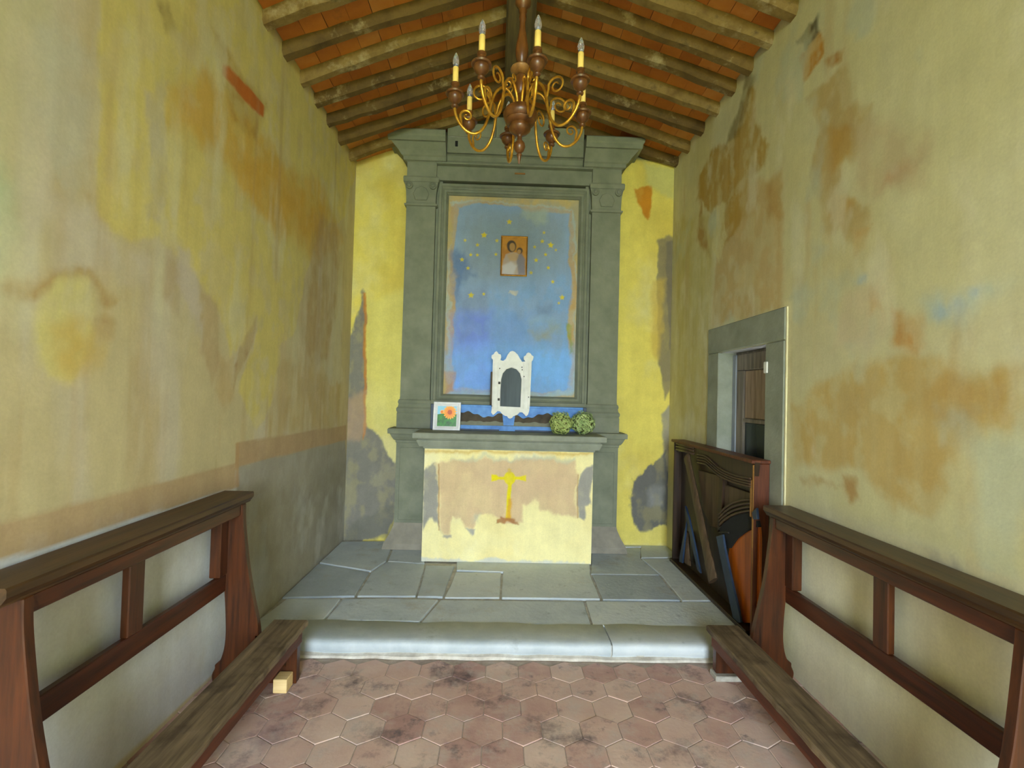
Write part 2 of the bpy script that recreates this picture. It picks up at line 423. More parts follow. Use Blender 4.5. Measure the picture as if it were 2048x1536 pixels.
def paint_left(U, V):
    p = Paint(U, V, (202, 189, 147), 11)
    p.blotch((190, 168, 128), 5, .8, .52, .72, 5, .6)
    p.blotch((206, 198, 178), 6, .9, .52, .7, 17, .65)
    Q = lambda pts, *a, **k: p.poly(pxL(pts), *a, **k)
    # yellow wash running down in tongues
    Q([(200, -80), (205, 60), (195, 180), (208, 300), (190, 375), (205, 440), (262, 472), (310, 468), (350, 500), (380, 540), (402, 560), (420, 600), (450, 645), (470, 705), (490, 690), (512, 640), (505, 700), (482, 790), (490, 830), (510, 862), (530, 840), (550, 780), (560, 700), (590, 660), (606, 560), (640, 470), (660, 440), (690, 440), (720, 300), (640, 150), (560, -40)], (214, 199, 122), .016, .8, 1)
    Q([(-60, -60), (120, -60), (100, 120), (60, 300), (30, 520), (-60, 600)], (196, 190, 150), .06, 1, .8, streak=.4)
    Q([(-200, 200), (20, 330), (25, 480), (-10, 620), (-200, 700)], (184, 196, 158), .04, 1, .8)
    Q([(330, 180), (420, 150), (520, 260), (600, 380), (655, 420), (640, 480), (560, 470), (490, 390), (450, 300), (400, 280), (330, 260)], (208, 166, 66), .05, 1.2, .8)
    Q([(470, 290), (560, 330), (640, 360), (690, 480), (640, 520), (560, 480), (510, 400)], (206, 162, 62), .06, 1.2, .65, streak=.3)
    Q([(288, 190), (325, 170), (332, 330), (322, 420), (300, 440), (294, 300)], (184, 172, 148), .02, 1.2, .85)
    Q([(75, 60), (130, 60), (180, 130), (190, 300), (150, 380), (110, 330), (90, 200)], (194, 190, 168), .04, 1.2, .75)
    Q([(185, 300), (200, 380), (215, 450), (190, 440), (170, 380)], (184, 158, 112), .02, 1, .7)
    Q([(110, 390), (190, 410), (230, 480), (300, 500), (300, 560), (180, 520), (110, 520)], (206, 196, 178), .04, 1, .7, streak=.3)
    Q([(330, 490), (350, 480), (360, 570), (350, 620), (330, 590)], (180, 158, 122), .02, .8, .7)
    Q([(355, 480), (378, 490), (395, 570), (400, 690), (370, 600), (350, 560)], (200, 188, 172), .02, .9, .8)
    Q([(635, 425), (668, 440), (682, 520), (674, 620), (656, 720), (622, 738), (602, 690), (598, 640), (622, 560)], (180, 152, 104), .05, 1.2, .8, streak=.5)
    Q([(478, 700), (512, 635), (502, 700), (468, 780)], (176, 148, 104), .012, .6, .9)
    Q([(398, 560), (430, 605), (440, 720), (420, 770), (396, 690)], (184, 158, 118), .02, .9, .8, streak=.3)
    Q([(440, 700), (470, 710), (470, 790), (450, 830), (430, 780)], (188, 160, 112), .03, .9, .7, streak=.5)
    Q([(540, 800), (562, 720), (600, 730), (680, 760), (680, 850), (540, 872)], (190, 164, 110), .04, .9, .75, streak=.6)
    Q([(648, 740), (668, 640), (685, 630), (686, 760), (660, 770)], (206, 198, 168), .02, .9, .7)
    # arched trace with the yellow patch under it
    Q([(-10, 575), (100, 520), (170, 525), (238, 580), (205, 600), (180, 548), (120, 536), (90, 562), (60, 592), (10, 590)], (178, 146, 88), .025, .8, .9)
    Q([(85, 562), (120, 534), (170, 545), (190, 600), (185, 690), (150, 760), (90, 745), (70, 680)], (216, 206, 138), .02, .6, 1)
    p.disc(*onX((155, 688), XL)[1:], .10, (208, 178, 92), .06, .8, .8)
    p.disc(*onX((213, 640), XL)[1:], .05, (178, 142, 82), .03, .8, .8)
    Q([(318, 20), (338, 15), (347, 55), (330, 70)], (150, 128, 72), .02, .8, .8)
    # torn strip with exposed brick
    Q([(430, 70), (470, 120), (530, 210), (515, 275), (470, 235), (445, 160)], (176, 142, 62), .03, .9, .75)
    Q([(446, 132), (462, 136), (500, 176), (528, 212), (526, 236), (505, 217), (470, 175), (447, 152)], (190, 104, 28), .008, .25, 1)
    p.blotch((180, 150, 102), 10, .8, .64, .8, 29, .4, (V > .9)*1.0)
    p.blotch((216, 212, 178), 7, 1.6, .62, .78, 33, .5, (V > .9)*1.0)
    # painted borders and dado
    Q([(-900, 1290), (471, 973), (471, 940), (688, 885), (690, 1110), (520, 1260), (-900, 2600)], (210, 214, 216), .01, .1, 1)
    zt = onX((472, 940), XL)[2]
    Q([(472, 930), (690, 878), (700, 1080), (520, 1270), (478, 1320)], (166, 161, 146), .02, .2, 1)
    Q([(480, 1000), (690, 930), (690, 1000), (500, 1180)], (150, 144, 124), .1, 1, .6)
    Q([(-900, 1273), (471, 926), (471, 975), (-900, 1400)], (188, 162, 124), .005, .08, 1)
    Q([(471, 886), (692, 850), (692, 880), (471, 934)], (184, 158, 122), .005, .08, 1)
    Q([(471, 886), (478, 886), (478, 975), (471, 975)], (186, 152, 106), .005, .05, .8)
    p.blotch((172, 178, 184), 3, 1.6, .55, .75, 41, .5, (V < .85)*1.0)
    p.blotch((204, 206, 200), 3, 2.6, .6, .75, 45, .5, (V < .85)*1.0)
    return p.C
def paint_right(U, V):
    p = Paint(U, V, (208, 203, 157), 23)
    p.blotch((204, 194, 140), 1.4, .9, .5, .75, 55, .7)
    p.blotch((214, 212, 178), 2.0, 1.0, .5, .7, 57, .6)
    Q = lambda pts, *a, **k: p.poly(pxR(pts), *a, **k)
    Q([(1350, 440), (1425, 430), (1425, 660), (1415, 900), (1360, 900)], (190, 176, 104), .05, .8, .7, streak=.4)
    Q([(1500, 350), (1560, 390), (1566, 450), (1562, 615), (1420, 655), (1428, 560), (1440, 480)], (196, 172, 120), .03, .8, .95)
    Q([(1495, 180), (1510, 168), (1515, 240), (1540, 300), (1530, 345), (1502, 350), (1490, 430), (1450, 495), (1440, 440), (1420, 425), (1393, 400), (1400, 350), (1430, 290), (1470, 270)], (178, 144, 58), .02, .9, .95, streak=.2)
    Q([(1500, 110), (1512, 160), (1480, 260), (1450, 290), (1480, 200)], (120, 104, 52), .03, 1, .7)
    Q([(1425, 425), (1450, 405), (1456, 470), (1440, 525), (1424, 500)], (214, 206, 150), .015, .8, .95)
    Q([(1530, 380), (1562, 330), (1562, 400), (1560, 440), (1535, 440)], (184, 148, 78), .03, .9, .7)
    Q([(1400, 400), (1412, 470), (1420, 520), (1395, 480)], (164, 124, 48), .03, .9, .8)
    # big scar
    Q([(1590, 78), (1625, 40), (1638, 20), (1642, 60), (1612, 95)], (84, 72, 36), .015, .7, .95)
    Q([(1600, 110), (1640, 60), (1652, 80), (1650, 110), (1610, 155)], (192, 140, 52), .012, .6, 1)
    Q([(1655, 122), (1690, 98), (1684, 126), (1662, 132)], (176, 126, 46), .015, .7, .9)
    Q([(1620, 190), (1660, 170), (1692, 130), (1706, 160), (1705, 195), (1722, 210), (1752, 205), (1742, 260), (1700, 320), (1690, 370), (1750, 400), (1748, 450), (1722, 500), (1690, 455), (1650, 475), (1640, 400), (1625, 330), (1645, 270)], (186, 164, 108), .025, 1, .95)
    Q([(1655, 250), (1720, 262), (1690, 332), (1660, 352)], (184, 146, 66), .03, .9, .8)
    Q([(1658, 395), (1720, 388), (1692, 455), (1655, 435)], (186, 147, 68), .02, .9, .85)
    Q([(1712, 452), (1750, 445), (1735, 490), (1715, 505)], (190, 134, 48), .02, .8, .8)
    Q([(1702, 255), (1800, 220), (1850, 280), (1845, 380), (1760, 400), (1718, 350)], (194, 178, 138), .05, 1, .8)
    Q([(1772, 378), (1828, 314), (1830, 345), (1790, 388)], (186, 148, 112), .03, .8, .7)
    Q([(1580, 560), (1760, 420), (1800, 560), (1760, 640), (1600, 640)], (200, 190, 140), .08, 1, .6)
    Q([(1580, 650), (1760, 610), (1880, 660), (2048, 570), (2300, 560), (2300, 720), (1860, 730), (1640, 770), (1580, 770)], (206, 200, 160), .06, 1, .8)
    Q([(1690, 600), (1770, 540), (1790, 660), (1740, 720), (1660, 700)], (208, 194, 158), .05, 1.2, .7)
    Q([(1580, 810), (1640, 775), (1720, 745), (1860, 722), (1960, 745), (2048, 725), (2400, 700), (2400, 860), (1990, 870), (1905, 900), (1875, 1000), (1832, 1028), (1780, 1012), (1720, 945), (1660, 955), (1588, 935)], (194, 163, 92), .04, 1, .85, streak=.25)
    Q([(1860, 730), (1960, 740), (2048, 730), (2048, 800), (1960, 860), (1900, 860), (1850, 820)], (186, 148, 74), .06, 1, .55, streak=.5)
    Q([(1788, 640), (1832, 630), (1852, 690), (1832, 722), (1790, 702)], (196, 150, 80), .03, .9, .9)
    Q([(1740, 575), (1760, 570), (1765, 630), (1745, 640)], (196, 158, 96), .03, .9, .7)
    Q([(1685, 965), (1712, 972), (1712, 1008), (1690, 1012)], (172, 130, 66), .02, .8, .8)
    Q([(1600, 960), (1640, 965), (1690, 990), (1660, 985), (1610, 975)], (180, 150, 92), .02, .9, .7)
    Q([(1830, 600), (1900, 575), (1985, 545), (2010, 565), (1930, 630), (1850, 640)], (182, 202, 196), .05, 1, .6)
    for q, r in (((1912, 605), .035), ((1876, 616), .03), ((1728, 556), .022), ((1955, 575), .025)):
        p.disc(*onX(q, XR)[1:], r, (150, 182, 210), .025, .9, .7)
    Q([(1842, 1112), (1900, 1128), (2000, 1182), (2048, 1205), (2200, 1270), (2200, 1300), (2040, 1230), (1900, 1165)], (104, 98, 100), .03, 1.2, .85)
    p.blotch((190, 164, 112), 7, 1.2, .64, .8, 63, .4)
    p.blotch((220, 216, 184), 6, 2.4, .58, .74, 65, .6)
    p.blotch((186, 198, 180), 3.2, 2.4, .62, .76, 67, .5)
    # below the rail line the limewash is paler
    p.poly([(-1, -.3), (2.7, -.3), (2.7, .9), (-1, .9)], (230, 227, 202), .12, .5, 1)
    p.blotch((214, 204, 160), 2.4, 1.6, .56, .74, 61, .5, (V < .95)*1.0)
    Q([(1566, 600), (1582, 600), (1578, 1020), (1564, 1020)], (222, 214, 168), .02, .4, .8)
    return p.C
def paint_back(U, V):
    p = Paint(U, V, (230, 215, 108), 31, .15)
    p.blotch((226, 220, 162), 2.0, 1.5, .48, .7, 71, .75)
    p.blotch((212, 190, 88), 2.2, 1.6, .56, .75, 75, .6)
    Q = lambda pts, *a, **k: p.poly(pxB(pts), *a, **k)
    p.poly([(-2, 3.83), (2.5, 3.83), (2.5, 5), (-2, 5)], (118, 122, 100), .02, .3, 1)
    Q([(732, 600), (810, 580), (810, 860), (735, 860)], (228, 220, 130), .06, .8, .7)
    Q([(680, 700), (700, 660), (731, 575), (733, 850), (760, 870), (795, 930), (795, 1010), (780, 1070), (670, 1100)], (134, 132, 122), .012, .8, 1)
    Q([(727, 585), (733, 585), (733, 865), (727, 880)], (204, 132, 44), .006, .3, .8)
    Q([(690, 800), (732, 780), (735, 870), (692, 880)], (190, 160, 128), .03, 1, .6)
    Q([(700, 1040), (790, 1000), (800, 1080), (690, 1090)], (116, 116, 104), .03, 1, .7)
    Q([(1268, 376), (1302, 372), (1302, 410), (1296, 440), (1284, 425)], (206, 140, 34), .012, .6, 1)
    Q([(1312, 480), (1334, 466), (1352, 480), (1352, 640), (1345, 760), (1328, 800), (1316, 700)], (140, 130, 100), .012, .5, .95)
    Q([(1330, 480), (1350, 480), (1350, 700), (1340, 700)], (120, 112, 96), .01, .4, .8)
    Q([(1305, 560), (1330, 560), (1322, 720), (1300, 700)], (206, 178, 84), .03, .8, .7)
    Q([(1322, 830), (1345, 800), (1350, 1090), (1335, 1090), (1328, 960)], (150, 146, 132), .012, .4, .9)
    Q([(1262, 1000), (1268, 960), (1300, 925), (1330, 900), (1338, 1000), (1334, 1058), (1290, 1060), (1266, 1042)], (98, 100, 104), .014, .9, .95)
    Q([(1290, 975), (1325, 960), (1330, 1010), (1300, 1010)], (150, 152, 150), .03, 1, .6)
    Q([(1285, 320), (1350, 340), (1350, 400), (1290, 370)], (206, 204, 130), .03, .8, .8)
    Q([(1240, 1058), (1334, 1062), (1334, 1088), (1240, 1086)], (226, 212, 110), .02, .5, .9)
    return p.C

DY0, DY1, DZ1 = 2.95, 3.60, 1.855          # doorway in the right wall
st = 0.0125
ys = np.arange(YF, YB+.02+st, st)
wl = grid_obj('wall_left', ys, np.arange(-.05, ZL+.1, st), lambda U, V: np.stack([np.full_like(U, XL), U, V], 1), paint_left, M['plaster'],
              extra=[(XL-.35, XL-.02, YF-.3, YB+.3, -.1, ZL+.12)])
ys2 = np.concatenate([np.arange(YF, DY0-st/2, st), np.arange(DY0, DY1-st/2, (DY1-DY0)/52), np.arange(DY1, YB+.02+st, st)])
zs2 = np.concatenate([np.arange(-.05, DZ1-st/2, st), np.arange(DZ1, ZR+.1, st)])
wr = grid_obj('wall_right', ys2, zs2, lambda U, V: np.stack([np.full_like(U, XR), U, V], 1), paint_right, M['plaster'],
              keep=lambda u, v: ~((u > DY0) & (u < DY1) & (v < DZ1)),
              extra=[(XR+.02, XR+.35, YF-.3, DY0-.0, -.1, ZR+.12), (XR+.02, XR+.35, DY1, YB+.3, -.1, ZR+.12), (XR+.02, XR+.35, DY0, DY1, DZ1, ZR+.12)])
wb = grid_obj('wall_back', np.arange(XL-.02, XR+.03, .009), np.arange(-.05, 4.45, .009), lambda U, V: np.stack([U, np.full_like(U, YB), V], 1), paint_back, M['plaster'],
              extra=[(XL-.35, XR+.35, YB+.02, YB+.35, -.1, 4.3)])
for w in (wl, wr, wb): tag(w, kind='structure')
# entrance wall behind the camera: the tall open doorway is where the daylight comes from
bm = bmesh.new()
DX0, DX1, DH = XC-.75, XC+.75, 3.2
for x0, x1, z0, z1 in ((XL-.35, DX0, -.1, 4.3), (DX1, XR+.35, -.1, 4.3), (DX0, DX1, DH, 4.3)):
    bx(bm, x0, x1, YF-.3, YF, z0, z1)
M['limewash'] = mat_noise('limewash', (206, 200, 172), (220, 214, 188), 4, 0.9, 0.3)
tag(bm_link('wall_front', bm, M['limewash']), kind='structure')
tag(box('ground', -14, 14, -16, YF-.3, -.25, -.12, M['grass']), kind='structure')
tag(box('trim_1', DX0, DX1, YF-.3, YF, -.12, 0.0, M['stone_pale']), kind='structure')
pl = D.objects.new('doorway_daylight', D.lights.new('doorway_daylight', 'AREA')); COL.objects.link(pl)
pl.data.shape = 'RECTANGLE'; pl.data.size = DX1-DX0; pl.data.size_y = DH; pl.data.cycles.is_portal = True
pl.location = (XC, YF-.28, DH/2); pl.rotation_euler = (PI/2, 0, 0)

# ================================================================== FLOOR: hexagonal terracotta
floor = box('floor', XL, XR, YF, STEPY+.3, -.12, -.003, mat_noise('floor_joint', (150, 134, 122), (190, 176, 164), 14, .95, .4), None, 0)
tag(floor, kind='structure')
HW = 0.1765                                   # across the flats
bm = bmesh.new()
R0 = (HW-.0032)/math.sqrt(3)
rings = []
for rr, z in ((R0, -.03), (R0, -.002), (R0-.0025, .0)):
    rings.append([(rr*math.sin(k*PI/3), rr*math.cos(k*PI/3), z) for k in range(6)])
loft(bm, rings)
bmesh.ops.recalc_face_normals(bm, faces=bm.faces)
hexm = D.meshes.new('floor_tile'); bm.to_mesh(hexm); bm.free(); hexm.materials.append(M['cotto'])
c0 = onZ((1044.5, 1460), 0.0)
nt_ = 0
for j in range(-13, 5):
    y = c0[1] + j*HW*math.sqrt(3)/2
    if y < 0.62 or y > STEPY+.03: continue
    for i in range(-12, 12):
        x = c0[0] + (i + (0.5 if j % 2 else 0))*HW
        if x < XL-.02 or x > XR+.02: continue
        o = D.objects.new('floor_tile', hexm); COL.objects.link(o); o.parent = floor
        o.location = (x, y, random.uniform(-.0015, .0015))
        o.rotation_euler = (random.uniform(-.006, .006), random.uniform(-.006, .006), 0)
        nt_ += 1

# ================================================================== PLATFORM of stone slabs
plat = box('floor_platform', XL, XR, STEPY+.02, YB, -.1, ZP-.012, M['mortar'], None, 0)
tag(plat, kind='structure')
cz = lambda x, y: (500+x*.4883, 1040+y*.4883)
polys = [
 [(150, 322), (375, 322), (300, 412), (20, 412)],
 [(378, 322), (560, 318), (775, 325), (695, 416), (420, 412), (303, 412)],
 [(778, 325), (1100, 328), (1368, 332), (1402, 432), (1050, 424), (698, 418)],
 [(1372, 332), (1700, 335), (2100, 338), (2300, 452), (1800, 442), (1405, 433)],
 [(250, 178), (490, 214), (430, 312), (120, 318)],
 [(495, 214), (560, 170), (715, 180), (715, 200), (680, 312), (435, 312)],
 [(720, 185), (838, 188), (790, 316), (684, 314)],
 [(842, 212), (1030, 215), (1025, 318), (795, 317)],
 [(845, 165), (1035, 165), (1392, 172), (1397, 225), (1438, 326), (1030, 320), (1034, 213), (842, 206)],
 [(1400, 226), (1678, 228), (1765, 331), (1443, 327)],
 [(1603, 158), (1760, 158), (2000, 190), (2150, 333), (1770, 331), (1683, 226)],
 [(330, 88), (590, 86), (560, 168), (495, 210), (270, 175)],
 [(594, 86), (716, 86), (716, 178), (563, 168)],
 [(1396, 115), (1600, 112), (1600, 155), (1678, 224), (1396, 220)],
 [(1396, 78), (1800, 78), (1900, 155), (1603, 155), (1603, 109), (1396, 111)],
]
rs = random.Random(3)
for pl_ in polys:
    P = [onZ(cz(*q), ZP)[:2] for q in pl_]
    P = [np.array([min(max(q[0], XL+.002), XR-.002), min(q[1], YB-.002)]) for q in P]
    cen = sum(P)/len(P)
    out = []
    for k in range(len(P)):
        a, b = P[k], P[(k+1) % len(P)]
        n = max(2, int(np.linalg.norm(b-a)/.09))
        for t in range(n):
            q = a + (b-a)*t/n
            d = cen-q; l = np.linalg.norm(d)
            out.append(tuple(q + d/l*(.003+rs.uniform(0, .005))))
    top = ZP + rs.uniform(-.003, .004)
    bm = bmesh.new(); slab(bm, out, 'z', ZP-.04, top, bev=.004)
    bm_link('paving_slab', bm, M['slab'], plat, (cen[0], cen[1], ZP-.04))
# step stones with a rounded nose
for x0, x1 in ((XL, 0.676), (0.684, XR)):
    bm = bmesh.new()
    nx = int((x1-x0)/.08)
    rings = []
    for k in range(nx+1):
        x = x0+(x1-x0)*k/nx
        w = .006*math.sin(x*9)+.004*math.sin(x*23+1); b2 = .008*math.sin(x*7+2)+.006*math.sin(x*17)
        y0 = STEPY+.004+w*.5; yb_ = 3.03+b2
        zt_ = ZP+.002
        pr = [(yb_, zt_-.03), (yb_, zt_-.003), (yb_-.004, zt_), (y0+.05, zt_), (y0+.028, zt_-.002), (y0+.012, zt_-.008), (y0+.004, zt_-.018), (y0+.001, zt_-.034), (y0+.004, zt_-.062), (y0+.012, .018), (y0+.012, -.01)]
        rings.append([(x, a, c) for a, c in pr])
    loft(bm, rings)
    bm_link('step_stone', bm, M['kerb'], plat, ((x0+x1)/2, STEPY, 0), smooth=True, angle=50)
bm = bmesh.new()
rings = []
for k in range(80):
    x = XL+.01+(XR-XL-.02)*k/79
    w = .012*vn(np.array([x*9.]), np.array([0.]), 5)[0]; h = .012+.014*vn(np.array([x*6.]), np.array([3.]), 8)[0]
    rings.append([(x, STEPY+.02, -.01), (x, STEPY-.012-w, .0), (x, STEPY-.004-w, h*.6), (x, STEPY+.02, h)])
loft(bm, rings)
bm_link('mortar_fillet', bm, mat_noise('white_lime_mortar', (176, 168, 156), (226, 222, 212), 12, .95, .5), plat, (0, STEPY, 0))

# ================================================================== ROOF: ridge beam, rafters, terracotta tiles
def zu(x):   # underside of the rafters
    return ZL + (ZRIDGE-ZL)*(x-XL)/(XC-XL) if x < XC else ZR + (ZRIDGE-ZR)*(XR-x)/(XR-XC)
RH = 0.075
bm = bmesh.new()
ya, yb_ = YF-.3, YB+.3
for xs in ((XL-.4, XC), (XC, XR+.4)):
    rings = []
    for x in xs:
        z = zu(x)+RH+.032
        rings.append([(x, ya, z), (x, yb_, z), (x, yb_, z+.12), (x, ya, z+.12)])
    loft(bm, rings)
ceil = tag(bm_link('ceiling', bm, M['umber']), kind='structure')
# ridge beam
bm = bmesh.new(); rings = []
for k in range(12):
    y = YF+(YB+.02-YF)*k/11
    w = .1+.008*math.sin(k*2.1); z0 = 4.06+.01*math.sin(k*1.3); c = XC-.012
    rings.append([(c-w+.015, y, z0), (c+w-.015, y, z0), (c+w, y, z0+.015), (c+w, y, z0+.2), (c-w, y, z0+.2), (c-w, y, z0+.015)])
loft(bm, rings)
bm_link('ridge_beam', bm, M['ridge'], ceil, (XC, 2, 4.06))
YLs = [1.5, 1.77, 2.04, 2.31, 2.58, 2.85, 3.12, 3.38, 3.65, 3.91, 4.18, 4.47]
YRs = [1.42, 1.68, 1.94, 2.2, 2.46, 2.72, 2.96, 3.21, 3.45, 3.72, 4.01, 4.3, 4.58]
rs = random.Random(11)
for side, lst in ((-1, YLs), (1, YRs)):
    for y in lst:
        bm = bmesh.new(); rings = []
        xe = XL-.08 if side < 0 else XR+.08
        n = 14; s1, s2, s3 = rs.random()*6, rs.random()*6, rs.random()*6
        for k in range(n+1):
            t = k/n; x = xe+(XC+side*.02-xe)*t
            w = .044+.006*math.sin(t*7+s1)+rs.uniform(-.004, .004); dy = .012*math.sin(t*4+s2)+rs.uniform(-.003, .003)
            z0 = zu(x)+.006*math.sin(t*5+s3)+rs.uniform(-.006, .006); z1 = zu(x)+RH
            rings.append([(x, y+dy-w*.62, z0), (x, y+dy+w*.62, z0), (x, y+dy+w, z0+.02), (x, y+dy+w*1.05, z1), (x, y+dy-w*1.05, z1), (x, y+dy-w, z0+.02)])
        loft(bm, rings)
        bm_link('rafter', bm, M['rafter'], ceil, ((xe+XC)/2, y, zu((xe+XC)/2)), smooth=True, angle=40)
    sl = math.atan2(ZRIDGE-(ZL if side < 0 else ZR), abs((XL if side < 0 else XR)-XC))
    ntile = 11
    xe = XL if side < 0 else XR
    wx = abs(XC-xe)/ntile
    bm = bmesh.new(); bx(bm, -.5, .5, -.5, .5, -.5, .5)
    bmesh.ops.recalc_face_normals(bm, faces=bm.faces)
    me = D.meshes.new('roof_tile'); bm.to_mesh(me); bm.free(); me.materials.append(M['roof_tile'])
    ed = lst+[YB+.03]
    for a, b_ in zip(ed[:-1], ed[1:]):
        for k in range(ntile):
            x = xe-side*wx*(k+.5)
            o = D.objects.new('roof_tile', me); COL.objects.link(o); o.parent = ceil
            dz = rs.uniform(0, .004)
            o.location = (x, (a+b_)/2, zu(x)+RH+.015+dz)
            o.scale = (wx/math.cos(sl)-.003, b_-a-.004, .028)
            o.rotation_euler = (rs.uniform(-.01, .01), (-sl if side < 0 else sl), rs.uniform(-.012, .012))

# ================================================================== DOOR in the right wall
door = empty('door_1', (XR+.05, (DY0+DY1)/2, ZP)); tag(door, kind='structure')
box('jamb_stone', XR-.012, XR+.16, DY1-.002, 3.78, ZP, DZ1, M['stone_pale'], door, .005)
box('jamb_stone', XR-.012, XR+.16, 2.755, DY0+.002, ZP, DZ1, M['stone_pale'], door, .005)
box('lintel_stone', XR-.012, XR+.16, 2.752, 3.785, DZ1+.003, 2.05, M['stone_pale'], door, .005)
leaf = box('door_leaf', XR+.125, XR+.16, DY0, DY1, ZP, DZ1, M['door_wood'], door, .002)
xd = XR+.125
box('door_stile', xd-.028, xd, 3.545, DY1-.003, ZP, DZ1-.02, M['door_blue'], leaf, .003)
box('door_stile', xd-.022, xd, 3.445, 3.54, ZP, 1.715, M['door_wood'], leaf, .003)
box('door_rail', xd-.022, xd, DY0+.003, 3.54, 1.718, DZ1-.02, M['door_wood'], leaf, .003)
box('door_panel', xd-.01, xd, 3.02, 3.44, 1.375, 1.712, mat_wood('door_panel_wood', (124, 104, 88), (184, 162, 142), 'z', .7), leaf, .003)
box('door_rail', xd-.022, xd, 3.02, 3.44, 1.345, 1.372, M['door_wood'], leaf, .003)
box('pane', xd-.006, xd, 3.02, 3.44, .9, 1.342, M['dark_glass'], leaf, .002)
box('door_rail', xd-.03, xd, 3.02, 3.44, .80, .9, M['door_blue'], leaf, .003)
box('door_stile', xd-.022, xd, DY0+.003, 3.018, ZP, 1.715, M['door_wood'], leaf, .003)
q = onX((1537, 735), XR)
box('latch_plate', XR-.022, XR-.011, q[1]-.018, q[1]+.018, q[2]-.035, q[2]+.035, M['white'], door, .003)
# pale plaster edge along the stone
M['fillet'] = mat_noise('plaster_fillet', (214, 206, 160), (232, 226, 184), 8, .9, .3)
box('plaster_edge', XR-.006, XR+.01, 2.738, 2.753, .3, 2.05, M['fillet'], door, .003)

# ================================================================== ALTARPIECE (stone surround)
ret = empty('altarpiece', (XC, YB-.1, ZP), 'tall grey sandstone altarpiece with pilasters framing the blue starry panel', 'altarpiece')
def sym(s, a, b): return (XC+a, XC+b) if s > 0 else (XC-b, XC-a)
YW = YB-.001
for s in (-1, 1):
    bm = bmesh.new(); x0, x1 = sym(s, .725, 1.02)
    block(bm, x0, x1, 4.47, YW, [(.085, ZP), (.075, ZP+.05), (.035, ZP+.12), (.006, ZP+.19), (.0, ZP+.22)])
    bm_link('plinth', bm, mat_noise('rough_render', (128, 124, 112), (156, 150, 134), 7, .95, .5), ret)
    bm = bmesh.new(); block(bm, x0, x1, 4.47, YW, [(0, ZP+.2), (0, 1.03)])
    ped = bm_link('pedestal', bm, M['stone'], ret)
    xa, xb = sym(s, .745, .985)
    box('pedestal_panel', xa, xb, 4.462, 4.471, .33, .99, M['stone'], ped, .004)
    bm = bmesh.new()
    block(bm, x0, x1, 4.47, YW, [(0, 1.03), (.006, 1.035), (.008, 1.055), (.02, 1.06), (.036, 1.085), (.048, 1.112), (.052, 1.116), (.068, 1.118), (.07, 1.155), (.064, 1.165)])
    bm_link('ledge', bm, M['stone'], ret)
    x0, x1 = sym(s, .735, 1.01)
    bm = bmesh.new()
    block(bm, x0, x1, 4.52, YW, [(.022, 1.165), (.022, 1.30), (.018, 1.306), (.026, 1.325), (.026, 1.345), (.014, 1.36), (.010, 1.385), (.016, 1.40), (.012, 1.42), (.002, 1.43), (.0, 1.46)])
    pb = bm_link('pilaster_base', bm, M['stone'], ret)
    bm = bmesh.new(); block(bm, x0, x1, 4.52, YW, [(0, 1.46), (-.002, 3.235)])
    bm_link('pilaster_shaft', bm, M['stone'], ret)
    bm = bmesh.new()
    block(bm, x0, x1, 4.52, YW, [(0, 3.235), (.014, 3.24), (.016, 3.255), (.002, 3.26), (.0, 3.275), (.004, 3.38), (.012, 3.43), (.02, 3.455), (.026, 3.458), (.028, 3.495), (.022, 3.51)])
    cap = bm_link('pilaster_capital', bm, M['stone'], ret)
    for e in (x0+.028, x1-.028):
        bm = bmesh.new()
        Mx = Matrix.Rotation(PI/2, 3, 'X')
        lathe(bm, [(.004, 0), (.034, .0), (.034, .022), (.024, .03), (.018, .024), (.012, .03), (.003, .032)], (e, 4.515, 3.425), 16, Mx)
        bm_link('volute', bm, M['stone'], cap, smooth=True, angle=40)
    bm = bmesh.new()      # leaf fan between the volutes
    xm = (x0+x1)/2
    slab(bm, [(xm-.055, 3.29), (xm+.055, 3.29), (xm+.075, 3.35), (xm+.05, 3.40), (xm, 3.425), (xm-.05, 3.40), (xm-.075, 3.35)], 'y', 4.505, 4.521, bev=.006)
    bm_link('acanthus', bm, M['stone'], cap)
    # entablature block and heavy cornice
    bm = bmesh.new(); block(bm, x0, x1, 4.52, YW, [(.0, 3.51), (.0, 3.648), (.008, 3.655)])
    bm_link('entablature_block', bm, M['stone'], ret)
    x0, x1 = sym(s, .735, 1.01)
    bm = bmesh.new()
    prof = [(.008, 3.655), (.03, 3.66), (.034, 3.69), (.05, 3.70), (.075, 3.735), (.105, 3.765), (.125, 3.785), (.13, 3.79), (.155, 3.792), (.16, 3.83), (.172, 3.845), (.178, 3.88), (.165, 3.893)]
    rings = []
    for o, z in prof:
        xi = XC+s*.645; xo = XC+s*(1.01+o)
        yi = 4.52-o*.85
        r = [(xi, yi, z), (xo, yi, z), (xo, YW, z), (xi, YW, z)]
        rings.append(r)
    loft(bm, rings)
    bm_link('cornice_block', bm, M['stone'], ret)
